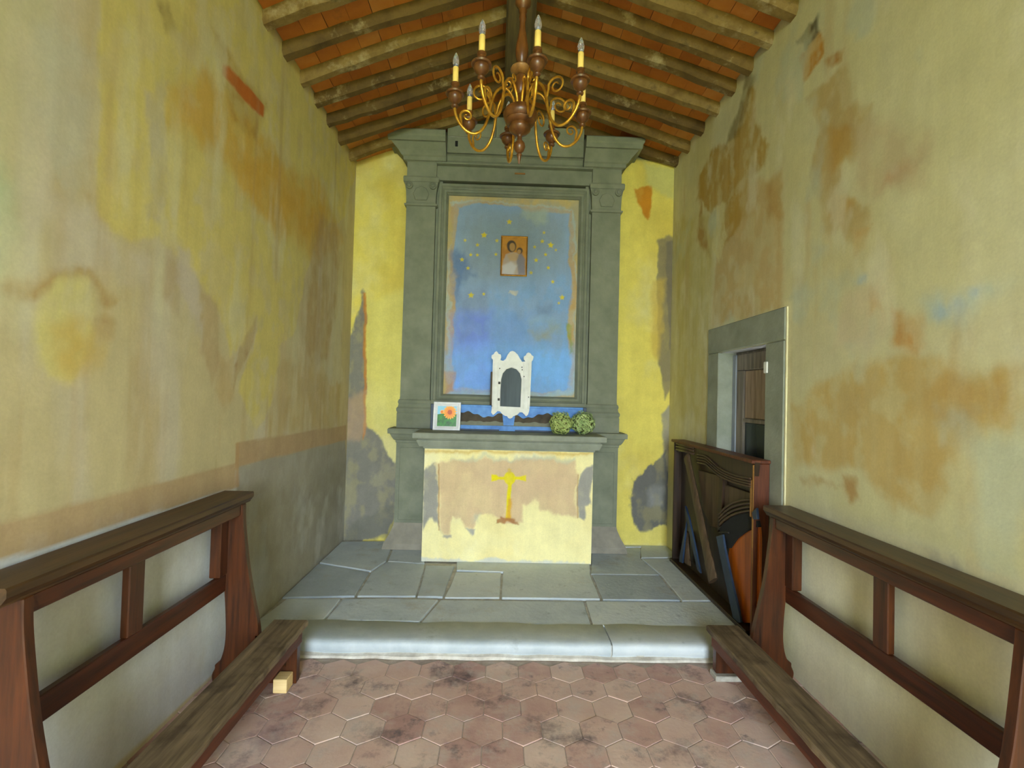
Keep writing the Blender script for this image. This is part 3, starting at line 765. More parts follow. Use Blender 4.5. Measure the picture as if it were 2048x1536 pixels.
# centre of the entablature
xa, xb = XC-.735, XC+.735
box('architrave', xa, xb, 4.545, YW, 3.50, 3.636, M['stone'], ret, .003)
bm = bmesh.new()
loft(bm, [[(x, 4.545, 3.636), (x, 4.505, 3.64), (x, 4.505, 3.655), (x, 4.55, 3.668), (x, 4.565, 3.70), (x, 4.545, 3.735), (x, 4.525, 3.745), (x, YW, 3.745), (x, YW, 3.636)] for x in (xa, xb)])
bm_link('cove_moulding', bm, M['stone'], ret)
for x0, x1, z0, z1 in ((XC-.643, XC+.02, 3.747, 3.897), (XC+.023, XC+.643, 3.747, 3.897), (XC-.643, XC-.19, 3.901, 4.03), (XC-.187, XC+.34, 3.901, 4.10), (XC+.343, XC+.643, 3.901, 4.02)):
    box('frieze_stone', x0, x1, 4.505, YW, z0, z1, M['stone'], ret, .004)
box('joint_mortar', XC-.64, XC+.64, 4.512, YW, 3.89, 3.908, M['mortar'], ret, 0)
q = onY((913, 287), 4.5)
box('socket_hole', q[0]-.012, q[0]+.012, 4.498, 4.51, q[2]-.025, q[2]+.025, M['dark'], ret, .002)
q = onY((1040, 347), 4.54)
box('rust_stain_clamp', q[0]-.05, q[0]+.05, 4.538, 4.55, q[2]-.008, q[2]+.008, M['ochre_edge'], ret, .003)
for s in (-1, 1):
    xa, xb = sym(s, .68, .75)
    box('backing_strip', xa, xb, 4.575, YW, 1.2, 3.52, M['stone'], ret, 0)
# moulded frame round the panel
def ring_frame(bm, x0, x1, z0, z1, prof):
    R = []
    for t, y in prof:
        R.append([(x0+t, y, z0+t), (x1-t, y, z0+t), (x1-t, y, z1-t), (x0+t, y, z1-t)])
    loft(bm, R, caps=False)
FX0, FX1, FZ0, FZ1 = XC-.713, XC+.713, 1.40, 3.475
bm = bmesh.new()
ring_frame(bm, FX0, FX1, FZ0, FZ1, [(0, YW), (0, 4.555), (.004, 4.548), (.026, 4.548), (.029, 4.556), (.037, 4.566), (.046, 4.572), (.048, 4.58), (.07, 4.58), (.073, 4.592), (.08, 4.60), (.087, 4.612), (.088, 4.64)])
bm_link('panel_frame', bm, M['stone'], ret)
box('panel_sill', FX0-.01, FX1+.01, 4.50, YW, 1.385, 1.43, M['stone'], ret, .004)
box('panel_sill', FX0+.02, FX1-.02, 4.535, YW, 1.165, 1.385, M['stone'], ret, .004)

def paint_panel(U, V):
    YPn = 4.625
    p = Paint(U, V, (196, 176, 118), 43, .3)
    Q = lambda pts, *a, **k: p.poly(pxB(pts, YPn), *a, **k)
    z5 = lambda pts: [(860+x*.2929, 370+y*.2929) for x, y in pts]
    p.blotch((170, 166, 138), 6, 5, .45, .6, 81, .8)
    Q(z5([(150, 120), (480, 105), (960, 150), (985, 200), (990, 900), (985, 1300), (960, 1440), (140, 1440), (120, 1300), (125, 900), (120, 700), (150, 400)]), (176, 198, 196), .012, 1.0, .7)
    Q(z5([(145, 150), (350, 115), (700, 140), (960, 165), (975, 420), (985, 800), (975, 1180), (960, 1400), (150, 1410), (135, 1200), (140, 700), (150, 400)]), (196, 158, 92), .012, .9, .8)
    blue = z5([(200, 160), (330, 130), (600, 140), (660, 185), (950, 190), (945, 500), (962, 700), (948, 900), (930, 1130), (955, 1230), (920, 1400), (700, 1405), (400, 1390), (170, 1380), (150, 1200), (160, 900), (175, 640), (205, 620), (165, 560), (175, 400)])
    Q(blue, (136, 172, 214), .01, .5, 1)
    Q(z5([(200, 150), (940, 180), (940, 560), (700, 640), (400, 700), (180, 660)]), (146, 164, 184), .12, .8, .9)
    Q(z5([(640, 170), (800, 170), (820, 260), (720, 290), (640, 240)]), (172, 188, 178), .03, 1, .8)
    Q(z5([(168, 460), (240, 480), (300, 620), (220, 640), (170, 760), (165, 600)]), (98, 126, 172), .04, 1, .8)
    Q(z5([(170, 700), (380, 700), (380, 860), (170, 870)]), (134, 150, 178), .06, 1, .7)
    Q(z5([(730, 810), (840, 800), (830, 870), (740, 870)]), (116, 140, 174), .05, 1, .7)
    Q(z5([(160, 860), (420, 860), (420, 1100), (300, 1180), (155, 1120)]), (122, 146, 232), .1, 1, .85)
    Q(z5([(400, 880), (700, 860), (700, 1120), (420, 1140)]), (124, 162, 220), .1, 1, .7)
    Q(z5([(155, 1150), (960, 1100), (950, 1400), (165, 1400)]), (134, 192, 255), .12, 1, .95)
    Q(z5([(150, 1060), (420, 1080), (420, 1390), (160, 1390)]), (134, 174, 255), .1, 1, .7)
    Q(z5([(700, 980), (850, 990), (830, 1040), (740, 1050)]), (164, 164, 134), .04, 1, .7)
    Q(z5([(820, 930), (905, 930), (900, 990), (840, 990)]), (158, 172, 166), .04, 1, .7)
    Q(z5([(680, 910), (860, 880), (900, 920), (700, 960)]), (150, 182, 206), .05, 1, .6)
    Q(z5([(940, 940), (965, 940), (960, 1150), (935, 1150)]), (136, 158, 40), .015, .8, .8)
    Q(z5([(540, 718), (595, 715), (592, 736), (540, 738)]), (206, 200, 178), .008, .8, .8)
    Q(z5([(100, 1270), (170, 1280), (180, 1400), (110, 1410)]), (190, 150, 112), .02, .8, .8)
    for x, y, r in ((541, 252, 13), (370, 343, 14), (825, 411, 15), (280, 752, 14), (902, 768, 13), (457, 380, 9), (768, 385, 10), (326, 410, 9), (240, 380, 8), (280, 478, 9), (326, 478, 8), (790, 478, 9), (220, 510, 10), (727, 515, 10), (808, 566, 9), (260, 568, 9), (838, 660, 9), (716, 425, 8), (450, 475, 8), (780, 325, 8), (860, 445, 7), (690, 600, 9), (365, 745, 8), (880, 805, 7)):
        q = onY(z5([(x, y)])[0], YPn)
        a = np.arange(10)*PI/5
        rr = np.where(np.arange(10) % 2 == 0, 1.35, .7)*r*1.2*.2929*YPn/FPX
        p.poly(np.stack([q[0]+rr*np.sin(a), q[2]+rr*np.cos(a)], 1), (222, 206, 50), .005, .08, 1)
    return p.C
grid_obj('painted_panel', np.arange(FX0+.07, FX1-.07, .0055), np.arange(FZ0+.02, FZ1-.07, .0055), lambda U, V: np.stack([U, np.full_like(U, 4.625), V], 1),
         paint_panel, M['plaster_fine'], ret)

# ================================================================== ALTAR
alt = empty('altar', (XC, 4.3, ZP), 'plastered altar block with grey stone mensa, a yellow cross painted on its front', 'altar')
AX0, AX1, AYF = XC-.705, XC+.72, 4.10
def paint_altar(U, V):
    p = Paint(U, V, (247, 237, 176), 51, .12)
    p.blotch((240, 224, 156), 2.5, 2, .52, .75, 91, .6)
    p.blotch((246, 243, 208), 3, 2, .55, .75, 93, .6)
    z6 = lambda pts: pxB([(780+x*.2344, 860+y*.2344) for x, y in pts], AYF)
    Q = lambda pts, *a, **k: p.poly(z6(pts), *a, **k)
    Q([(300, 170), (1735, 190), (1735, 215), (300, 195)], (214, 178, 74), .02, .5, .8)
    Q([(345, 300), (415, 285), (415, 860), (400, 800), (370, 740), (330, 800), (300, 850), (300, 350)], (158, 156, 146), .012, .7, 1)
    Q([(1620, 370), (1650, 330), (1728, 300), (1728, 640), (1690, 660), (1670, 780), (1610, 750)], (160, 158, 148), .012, .7, 1)
    Q([(420, 285), (560, 250), (800, 262), (1000, 255), (1200, 245), (1560, 262), (1580, 350), (1605, 380), (1600, 760), (1480, 740), (1400, 720), (1290, 710), (1280, 600), (1230, 570), (1200, 620), (1110, 640), (1120, 780), (1000, 800), (860, 740), (740, 710), (700, 860), (640, 850), (590, 760), (520, 740), (490, 860), (420, 850)], (218, 192, 150), .018, .7, 1)
    Q([(700, 300), (1500, 300), (1550, 600), (900, 600)], (212, 184, 150), .1, 1, .6)
    Q([(560, 245), (1560, 225), (1560, 260), (700, 262)], (178, 188, 176), .02, 1, .5)
    Q([(415, 285), (424, 285), (418, 860), (410, 860)], (176, 128, 66), .004, .15, .8)
    Q([(1600, 380), (1608, 380), (1606, 755), (1598, 755)], (176, 128, 66), .004, .15, .8)
    Q([(430, 860), (500, 858), (500, 890), (425, 890)], (166, 160, 150), .012, .7, .9)
    Q([(640, 858), (720, 858), (715, 910), (690, 915)], (160, 158, 156), .012, .7, .9)
    Q([(690, 730), (740, 700), (740, 790), (690, 790)], (196, 196, 172), .03, .9, .7)
    cy = (234, 218, 22)
    # cross: flared arms, oval centre, long foot on a small stepped base
    Q([(865, 378), (905, 382), (925, 400), (985, 400), (985, 425), (925, 425), (905, 434), (865, 438)], cy, .006, .12, 1)
    Q([(1040, 400), (1100, 400), (1122, 394), (1160, 384), (1160, 440), (1122, 430), (1100, 424), (1040, 426)], cy, .006, .12, 1)
    Q([(1018+48*math.cos(a), 412+58*math.sin(a)) for a in np.linspace(0, 2*PI, 20, endpoint=False)], cy, .006, .12, 1)
    Q([(1002, 335), (1018, 325), (1034, 338), (1030, 370), (1006, 370)], (220, 190, 80), .006, .15, .8)
    Q([(1000, 455), (1036, 455), (1024, 560), (1022, 760), (985, 760), (990, 560)], cy, .006, .15, 1)
    Q([(994, 590), (1024, 590), (1024, 770), (984, 770)], (218, 164, 50), .012, .4, .8)
    Q([(945, 748), (1060, 750), (1066, 770), (1085, 780), (1090, 805), (1040, 790), (990, 775), (985, 800), (900, 805), (905, 775), (945, 770)], (170, 112, 62), .008, .5, .85)
    p.poly([(AX0-.1, ZP-.1), (AX1+.1, ZP-.1), (AX1+.1, ZP+.025), (AX0-.1, ZP+.025)], (206, 210, 206), .012, .7, .8)
    return p.C
bm = bmesh.new(); bx(bm, AX0, AX1, AYF+.004, 4.383, ZP, 1.03, .004)
body = bm_link('altar_block', bm, mat_noise('altar_plaster', (238, 230, 176), (246, 239, 194), 5, .9, .2), alt)
grid_obj('painted_front', np.arange(AX0, AX1+.003, .0057), np.arange(ZP, 1.03, .0057), lambda U, V: np.stack([U, AYF+.003*fbm(U*8, V*8, 3), V], 1), paint_altar, M['plaster_fine'], alt)
bm = bmesh.new()
block(bm, AX0+.01, AX1-.01, AYF+.01, 4.396, [(0, 1.025), (.018, 1.028), (.022, 1.045), (.05, 1.048), (.054, 1.056), (.066, 1.084), (.07, 1.096), (.07, 1.102), (.06, 1.106), (.06, 1.112), (.094, 1.116), (.1, 1.122), (.1, 1.158), (.094, 1.165)])
bx(bm, XC-.65, XC+.65, 4.396, 4.533, 1.03, 1.165)
mensa = bm_link('mensa', bm, M['stone_pale'], alt)

# ---------------------------------------------------------------- gradine: pierced blue board on the mensa
gx0, gx1, gz0, gz1 = XC-.695, XC+.695, 1.166, 1.395
grd = empty('gradine', (XC, 4.45, gz0), 'low blue painted wooden altar step with wavy brown fretwork behind the tabernacle', 'altar step')
box('shelf_top', gx0, gx1, 4.405, 4.497, gz1-.018, gz1, M['blue'], grd, .003)
box('back_board', gx0+.005, gx1-.005, 4.435, 4.45, gz0, gz1-.018, M['umber'], grd, .002)
def wave(x, ph):
    t = (x-XC)/.36
    return .022*math.cos(2*PI*t*1.0+ph)+.007*math.cos(2*PI*t*4+ph)
n = 120
xsg = [gx0+(gx1-gx0)*k/n for k in range(n+1)]
def top_edge(x):
    d = abs(x-XC+.0)
    if d < .05: return gz0+.05
    return gz1-.085+wave(x, 0.4)-.0
outl = [(gx0, gz1-.018), ]+[(x, max(top_edge(x), gz0+.03)) for x in xsg]+[(gx1, gz1-.018)]
bm = bmesh.new(); slab(bm, outl, 'y', 4.408, 4.425)
bm_link('fretwork', bm, M['blue'], grd)
outl = [(gx0, gz0)]+[(x, gz0+.045) for x in xsg]+[(gx1, gz0)]
bm = bmesh.new(); slab(bm, outl, 'y', 4.404, 4.426)
bm_link('bottom_rail', bm, M['blue'], grd)
outl = [(gx0, gz0+.044)]+[(x, gz0+.065+.5*abs(wave(x, 2.2))+.008) for x in xsg if abs(x-XC) > .055 or True]+[(gx1, gz0+.044)]
bm = bmesh.new(); slab(bm, outl, 'y', 4.428, 4.434)
bm_link('fret_backing', bm, mat_plain('grey_fret', (132, 132, 112), .8), grd)
box('end_post', gx0-.012, gx0+.02, 4.40, 4.497, gz0, gz1, M['navy'], grd, .003)
box('end_post', gx1-.02, gx1+.012, 4.40, 4.497, gz0, gz1, M['navy'], grd, .003)
for x0 in (gx0+.03, XC+.06):
    box('dark_strip', x0, x0+.58, 4.398, 4.405, gz0, gz0+.012, M['navy'], grd, .001)

# ---------------------------------------------------------------- tabernacle
tb = empty('tabernacle', (XC, 4.45, gz1), 'white gothic tabernacle with an arched grey door standing on the blue gradine', 'tabernacle')
TY = 4.375
zt5 = lambda pts: [(onY((760+x*.2539, 680+y*.2539), TY)[0], onY((760+x*.2539, 680+y*.2539), TY)[2]) for x, y in pts]
outer = zt5([(880, 545), (875, 570), (890, 592), (905, 580), (925, 560), (945, 562), (965, 585), (985, 598), (1000, 600), (1010, 615), (1025, 620), (1042, 612), (1050, 600), (1080, 590), (1100, 570), (1120, 570), (1135, 585), (1150, 602), (1165, 590), (1175, 560), (1180, 520), (1195, 170), (1205, 155), (1210, 130), (1195, 120), (1185, 105), (1170, 98), (1155, 106), (1150, 120), (1133, 130), (1132, 152), (1145, 168), (1120, 172), (1105, 150), (1085, 115), (1060, 92), (1042, 86), (1025, 92), (1005, 118), (990, 150), (970, 165), (948, 158), (955, 135), (952, 115), (935, 110), (920, 88), (905, 95), (895, 112), (880, 120), (878, 140), (890, 158), (888, 200)])
hole = zt5([(943, 522), (946, 400), (952, 310), (965, 262), (995, 228), (1035, 215), (1075, 228), (1105, 262), (1117, 310), (1112, 430), (1108, 530)])
bm = bmesh.new(); slab(bm, outer, 'y', TY-.002, TY+.022, [hole])
bm_link('front_panel', bm, M['white'], tb)
ph = [(c[0]*1.0, c[1]) for c in hole]
cx_, cz_ = sum(q[0] for q in ph)/len(ph), sum(q[1] for q in ph)/len(ph)
bm = bmesh.new(); slab(bm, [(cx_+(a-cx_)*1.04, cz_+(c-cz_)*1.03) for a, c in ph], 'y', TY+.012, TY+.018)
dr = bm_link('arched_door', bm, M['pane'], tb)
for xa_, xb_ in ((893, 905), (925, 938), (1130, 1142), (1170, 1182)):
    pts = zt5([(xa_, 180), (xb_, 180), (xb_-8, 540), (xa_-8, 540)])
    bm = bmesh.new(); slab(bm, pts, 'y', TY-.010, TY+.0, bev=.002)
    bm_link('pilaster_strip', bm, M['white'], tb)
rim = zt5([(943, 522), (946, 400), (952, 310), (965, 262), (995, 228), (1035, 215), (1075, 228), (1105, 262), (1117, 310), (1112, 430), (1108, 530)])
bm = bmesh.new(); tube(bm, [(a, TY-.003, c) for a, c in rim], .004, 6)
bm_link('arch_moulding', bm, M['white'], tb)
for x, y in ((940, 338), (935, 468)):
    q = zt5([(x, y)])[0]; box('hinge', q[0]-.010, q[0]+.010, TY-.012, TY-.003, q[1]-.011, q[1]+.011, M['iron'], tb, .001)
for x, y in ((943, 225), (1118, 215), (1120, 235), (1134, 288), (1170, 450), (880, 520)):
    q = zt5([(x, y)])[0]; box('nail_hole', q[0]-.004, q[0]+.004, TY-.0125, TY-.002, q[1]-.005, q[1]+.005, M['iron'], tb, .001)
box('box_body', XC-.175, XC+.19, TY+.024, 4.496, gz1+.001, 1.70, M['umber'], tb, .004)

# ---------------------------------------------------------------- framed sunflower picture
FW = .242
fx0 = onY((866, 830), 4.32)[0]; fy = 4.32
pf = empty('picture_frame', (fx0+FW/2, fy, 1.166), 'white wooden frame with a photo of an orange sunflower, propped on the altar', 'picture frame')
TL = math.radians(-9)
RX = Matrix.Rotation(TL, 4, 'X')
def tilt(o):
    o.data.transform(RX); return o
bw = .036
bm = bmesh.new()
def rf(prof, h=.252):
    return [[(-FW/2+t, y, t), (FW/2-t, y, t), (FW/2-t, y, h-t), (-FW/2+t, y, h-t)] for t, y in prof]
loft(bm, rf([(0, .018), (0, -.004), (.003, -.008), (.012, -.008), (bw-.006, .002), (bw, .004), (bw, .018)]), caps=False)
def loc_link(name, bm, mat, parent, smooth=False):
    bmesh.ops.recalc_face_normals(bm, faces=bm.faces)
    me = D.meshes.new(name); bm.to_mesh(me); bm.free(); me.materials.append(mat)
    o = D.objects.new(name, me); COL.objects.link(o); o.parent = parent
    if smooth: me.polygons.foreach_set('use_smooth', [True]*len(me.polygons))
    return o
tilt(loc_link('frame_moulding', bm, M['frame_white'], pf))
bm = bmesh.new(); bx(bm, -FW/2+.01, FW/2-.01, .012, .018, .01, .242)
tilt(loc_link('backing', bm, M['frame_white'], pf))
def paint_flower(U, V):
    u = U/(FW/2-bw); v = (V-.126)/(.126-bw)      # -1..1
    C = np.tile(lin((150, 214, 240)), (len(U), 1))
    g = fbm(u*4, v*4, 3, 4)
    gm = v < .28+.25*np.sin(u*2.2+1.0)*.5+.2*(g-.5)
    gc = lin((34, 122, 14))*(0.3+1.5*fbm(u*5+3, v*5-u*2, 9, 3))[:, None]
    C = np.where(gm[:, None], gc, C)
    for (a, b, r) in ((.28, .40, .70), (-.55, .42, .2)):
        dx, dy = u-a, (v-b)*1.0
        rr = np.hypot(dx, dy); th = np.arctan2(dy, dx)
        pet = rr < r*(.78+.22*np.abs(np.sin(th*8+.3)))
        tone = np.clip(rr/r, 0, 1)[:, None]
        fc = lin((250, 120, 0))*(1-tone)+lin((255, 176, 4))*tone
        C = np.where(pet[:, None], fc*(.8+.4*np.abs(np.sin(th*8+.3)))[:, None], C)
        C = np.where((rr < r*.34)[:, None], lin((196, 84, 4)), C)
    return C
us = np.linspace(-FW/2+bw-.002, FW/2-bw+.002, 70); vs = np.linspace(bw-.002, .252-bw+.002, 70)
op = grid_obj('sunflower_photo', us, vs, lambda U, V: np.stack([U, np.full_like(U, .008), V], 1), paint_flower, M['print'])
op.parent = pf; tilt(op)

# ---------------------------------------------------------------- icon
iq = onY((1003, 472), 4.61); ir = onY((1052, 553), 4.61)
ix0, iz1, ix1, iz0 = iq[0], iq[2], ir[0]+.008, ir[2]
ix0 -= .002
ic = empty('icon', ((ix0+ix1)/2, 4.61, iz0), 'small gilded panel painting of a mother and child hung on the blue panel', 'painting')
bm = bmesh.new(); bx(bm, ix0, ix1, 4.603, 4.622, iz0, iz1, .003)
bm_link('wooden_board', bm, M['gold'], ic)
bm = bmesh.new(); ring_frame(bm, ix0, ix1, iz0, iz1, [(0, 4.604), (0, 4.598), (.005, 4.596), (.011, 4.599), (.011, 4.604)])
bm_link('gilt_rim', bm, M['gold'], ic)
def paint_icon(U, V):
    u = (U-ix0)/(ix1-ix0); v = (iz1-V)/(iz1-iz0)
    p = Paint(U, V, (196, 138, 36), 63)
    p.blotch((160, 104, 24), 20, 14, .5, .7, 3, .6)
    A = lambda x, y: (ix0+x*(ix1-ix0), iz1-y*(iz1-iz0))
    E = lambda cx, cy, rx, ry: [A(cx+rx*math.cos(a), cy+ry*math.sin(a)) for a in np.linspace(0, 2*PI, 18, endpoint=False)]
    pp = lambda pts, c, soft=.006, rag=.1, op=1: p.poly(pts, c, soft, rag, op)
    pp([A(.08, .97), (A(.1, .62)), A(.2, .46), A(.42, .38), A(.68, .42), A(.88, .56), A(.94, .97)], (176, 160, 150), .008, .2)
    pp([A(.55, .5), A(.78, .42), A(.92, .58), A(.94, .95), A(.7, .95)], (112, 112, 132), .01, .2, .8)
    pp([A(.1, .75), A(.4, .62), A(.62, .72), A(.5, .97), A(.1, .97)], (196, 196, 204), .015, .3, .8)
    pp(E(.4, .25, .17, .15), (58, 48, 34), .006)
    pp(E(.43, .27, .10, .105), (176, 136, 74), .006)
    pp(E(.70, .36, .115, .085), (72, 56, 34), .006)
    pp(E(.68, .385, .075, .06), (180, 140, 84), .006)
    pp([A(.24, .46), A(.5, .40), A(.66, .47), A(.6, .6), A(.35, .62)], (188, 156, 112), .01, .2, .8)
    return p.C
grid_obj('painted_face', np.linspace(ix0+.010, ix1-.010, 60), np.linspace(iz0+.010, iz1-.010, 80), lambda U, V: np.stack([U, np.full_like(U, 4.6025), V], 1), paint_icon, M['print'], ic)

# ---------------------------------------------------------------- hydrangea heads
def hydrangea(px, py, R, y, mat, label, seed):
    q = onY((px, py), y)
    zc = 1.166+R*.93
    h = empty('hydrangea_head', (q[0], y, 1.166), label, 'dried flower', 'dried hydrangeas on the altar')
    r_ = random.Random(seed); verts, faces = [], []
    nfl = 420
    for k in range(nfl):
        t = 1-2*(k+.5)/nfl; a = k*2.399963
        n = Vector((math.sqrt(1-t*t)*math.cos(a), math.sqrt(1-t*t)*math.sin(a), t))
        lump = 1+.07*math.sin(n.x*7+seed)+.06*math.sin(n.z*9+n.y*5)
        c = Vector((q[0], y, zc))+Vector((n.x, n.y, n.z*.93))*R*lump*r_.uniform(.86, 1.0)
        if c.z < 1.172: c.z = 1.172+r_.uniform(0, .006)
        n = (n+Vector((r_.uniform(-.5, .5), r_.uniform(-.5, .5), r_.uniform(-.5, .5)))).normalized()
        s = n.orthogonal().normalized(); w = n.cross(s); rot = r_.random()*6
        pr = r_.uniform(.009, .013)
        for j in range(4):
            an = rot+j*PI/2; d = s*math.cos(an)+w*math.sin(an); e = n.cross(d)
            o = len(verts)
            for pt in (c, c+d*pr*.6+e*pr*.5+n*.002, c+d*pr*1.15+n*.003, c+d*pr*.6-e*pr*.5+n*.002):
                p3 = pt.copy(); p3.z = max(p3.z, 1.167); verts.append(p3[:])
            faces.append((o, o+1, o+2, o+3))
    me = D.meshes.new('florets'); me.from_pydata(verts, [], faces); me.update()
    f = link('florets', me, mat, h); f['kind'] = 'stuff'
    bm = bmesh.new()
    bmesh.ops.create_icosphere(bm, subdivisions=2, radius=R*.84, matrix=Matrix.Translation((q[0], y, zc)) @ Matrix.Diagonal((1, 1, .9, 1)))
    bm_link('flower_core', bm, M['stem'], h, smooth=True)
    bm = bmesh.new(); tube(bm, [(q[0]+.02, y+R*.6, 1.185), (q[0]+.05, y+R+.03, 1.176)], .004, 6)
    bm_link('stem', bm, M['stem'], h)
hydrangea(1122, 845, .103, 4.165, M['leaf'], 'dried green hydrangea head tinged with red, leaning towards the tabernacle on the altar', 5)
hydrangea(1165, 844, .107, 4.255, M['leaf2'], 'rounder green hydrangea head at the outer end of the altar', 9)

# ================================================================== KNEELER BENCHES along the side walls
def bench(s, wall, y0, y1, dz, ym, label):
    """s=+1: stands along the right wall (room is towards -X). d = distance from the wall"""
    X = lambda d: wall - s*d
    root = empty('kneeler_bench', (X(.15), (y0+y1)/2, 0), label, 'bench', 'walnut kneelers along the side walls')
    def bxd(name, d0, d1, ya, yb, z0, z1, mat, parent, bev=.004):
        a, b_ = sorted((X(d0), X(d1)))
        return box(name, a, b_, ya, yb, z0, z1, mat, parent, bev)
    zt = .925+dz
    # ledge with moulded underside
    bm = bmesh.new()
    prof = [(.155, zt-.052), (.158, zt-.044), (.166, zt-.034), (.172, zt-.026), (.172, zt-.006), (.168, zt), (.022, zt), (.02, zt-.004), (.02, zt-.052)]
    loft(bm, [[(X(d), y, z) for d, z in prof] for y in (y0-.06, y1+.045)])
    bm_link('book_ledge', bm, M['bench_top'], root)
    zb = zt-.052
    bxd('frieze_rail', .055, .15, y0+.03, y1-.032, zb-.055, zb, M['bench_y'], root)
    zr1, zr0 = .512+dz*1.35, .425+dz*1.35
    bxd('lower_rail', .06, .088, y0+.03, y1-.032, zr0, zr1, M['bench_y'], root)
    bxd('middle_stile', .06, .09, ym-.04, ym+.04, zr1, zb-.055, M['bench_z'], root)
    bxd('end_stile', .04, .092, y1-.10, y1-.03, zr1, zb-.055, M['bench_z'], root)
    bxd('end_stile', .04, .092, y0+.03, y0+.085, zr1, zb-.055, M['bench_z'], root)
    fr = spline([(.158, zb), (.164, .80), (.192, .56+dz), (.222, .41+dz), (.252, .28+dz), (.272, .16), (.285, .0)], 5)
    bk = spline([(.045, .0), (.035, .05), (.048, .085), (.05, .105), (.075, .13), (.092, .20), (.094, .3), (.078, .5), (.05, .7), (.04, zb)], 5)
    for ya in (y0, y1-.034):
        bm = bmesh.new()
        slab(bm, [(X(d), max(z, 0)) for d, z in fr+bk], 'y', ya, ya+.034, bev=.003)
        bm_link('end_board', bm, M['bench_z'], root)
    # kneeling plank with apron and feet
    pz = .25+dz
    pd0, pd1 = .285, .465
    ya, yb = y0-.16, y1+.075
    bm = bmesh.new(); rings = []
    r_ = random.Random(3 if s > 0 else 4)
    for k in range(41):
        y = ya+(yb-ya)*k/40
        w = r_.uniform(-.003, .003) if 0 < k < 40 else 0
        rings.append([(X(pd0), y, pz-.028), (X(pd1)+s*w, y, pz-.028), (X(pd1)+s*w, y, pz-.006), (X(pd1-.006)+s*w, y, pz+w*.4), (X(pd0+.003), y, pz), (X(pd0), y, pz-.003)])
    loft(bm, rings)
    bm_link('kneeling_plank', bm, M['kneel'], root)
    bxd('apron', pd1-.04, pd1-.016, ya+.04, yb-.03, pz-.10, pz-.027, M['kneel_edge'], root)
    for yy in (yb-.085, ya+.06):
        bxd('foot', pd1-.075, pd1-.02, yy, yy+.045, (.0 if s < 0 else .03), pz-.027, M['bench_z'], root)
        bxd('sled', .05, pd1-.03, yy+.001, yy+.044, (.0 if s < 0 else .03), .09, M['bench_z'], root)
    bxd('bracket', .24, .30, y1-.034, y1-.001, pz-.09, pz-.028, M['bench_z'], root)
    bxd('bracket', .24, .30, y0+.001, y0+.034, pz-.09, pz-.028, M['bench_z'], root)
    return root
bench(1, XR, 1.33, 2.615, 0.0, 1.935, 'walnut kneeler bench along the wall with the door, beside the dark carved case')
bench(-1, XL, 1.365, 2.53, 0.034, 1.885, 'walnut kneeler bench along the wall with the grey dado, next to a pale pine block')
# wedges under the feet
tag(box('wood_block', -1.075, -1.008, 2.44, 2.515, 0.0005, .068, M['pine'], None, .003, origin=(-1.04, 2.48, 0)), 'pale raw pine block on the terracotta floor beside a kneeler foot', 'wood block')
tag(box('wood_wedge', 1.19, 1.355, 2.58, 2.66, 0.0005, .0295, M['mortar'], None, .004, origin=(1.3, 2.62, 0)), 'flat pale grey slab under the foot of the kneeler beside the carved case', 'slab')

# ================================================================== DARK CARVED CASE leaning by the door
CXF = 1.535
case = empty('carved_case', (1.58, 3.6, ZP), 'dark carved walnut case with an orange panel standing before the stone doorway', 'wooden case')
cy0, cy1, cz1 = 2.88, 4.22, 1.145
cp = lambda pts, x=CXF: [tuple(onX((1330+a*.2735, 850+b*.2735), x)[1:]) for a, b in pts]
box('back_board', 1.60, 1.615, cy0, cy1, ZP+.002, cz1-.02, M['case'], case)
box('top_board', CXF-.02, 1.632, cy0-.012, cy1+.012, cz1-.022, cz1, M['case_side'], case)
box('side_board', CXF, 1.63, cy0-.004, cy0+.02, ZP+.002, cz1-.022, M['case_side'], case)
box('side_board', CXF, 1.63, cy1-.02, cy1, ZP+.002, cz1-.022, M['case'], case)
box('bottom_board', CXF-.02, 1.63, cy0+.03, cy1, ZP+.002, ZP+.03, M['case'], case)
box('side_edge', CXF-.004, CXF, cy0-.004, cy0+.010, .62, cz1-.03, M['ochre_edge'], case, .001)
box('side_edge', CXF-.004, CXF, cy0+.02, cy0+.036, .80, 1.02, M['ochre_edge'], case, .001)
box('side_edge', CXF-.003, CXF, cy0-.002, cy0+.006, ZP+.1, .62, M['ochre_edge'], case, .001)
bm = bmesh.new()
slab(bm, cp([(95, 120), (300, 165), (500, 220), (660, 275), (645, 470), (600, 465), (520, 415), (430, 360), (370, 300), (310, 235), (240, 205), (98, 195)]), 'x', CXF, CXF+.03)
ap = bm_link('apron_board', bm, M['case'], case)
for k in range(4):
    dy = k*20
    pts = spline([(240, 215+dy), (300, 228+dy), (350, 270+dy), (400, 315+dy*.9), (470, 352+dy*.9), (550, 378+dy*.9), (632, 392+dy)], 4)
    bm = bmesh.new(); tube(bm, [(CXF-.003, *q) for q in cp(pts)], .0075, 6); bm_link('carved_rib', bm, M['case_rib'], ap, smooth=True)
for k in range(3):
    pts = [(88, 135+k*22), (150, 148+k*22), (215, 168+k*22)]
    bm = bmesh.new(); tube(bm, [(CXF-.004, *q) for q in cp(pts)], .009, 6); bm_link('carved_rib', bm, M['case_rib'], ap, smooth=True)
for pts in ([(245, 330), (400, 370), (395, 760), (330, 740), (270, 600)], [(425, 430), (640, 500), (640, 600), (500, 610), (425, 700)]):
    bm = bmesh.new(); slab(bm, cp(pts, 1.585), 'x', 1.583, 1.60, bev=.004); bm_link('inner_panel', bm, M['case_leg'], case)
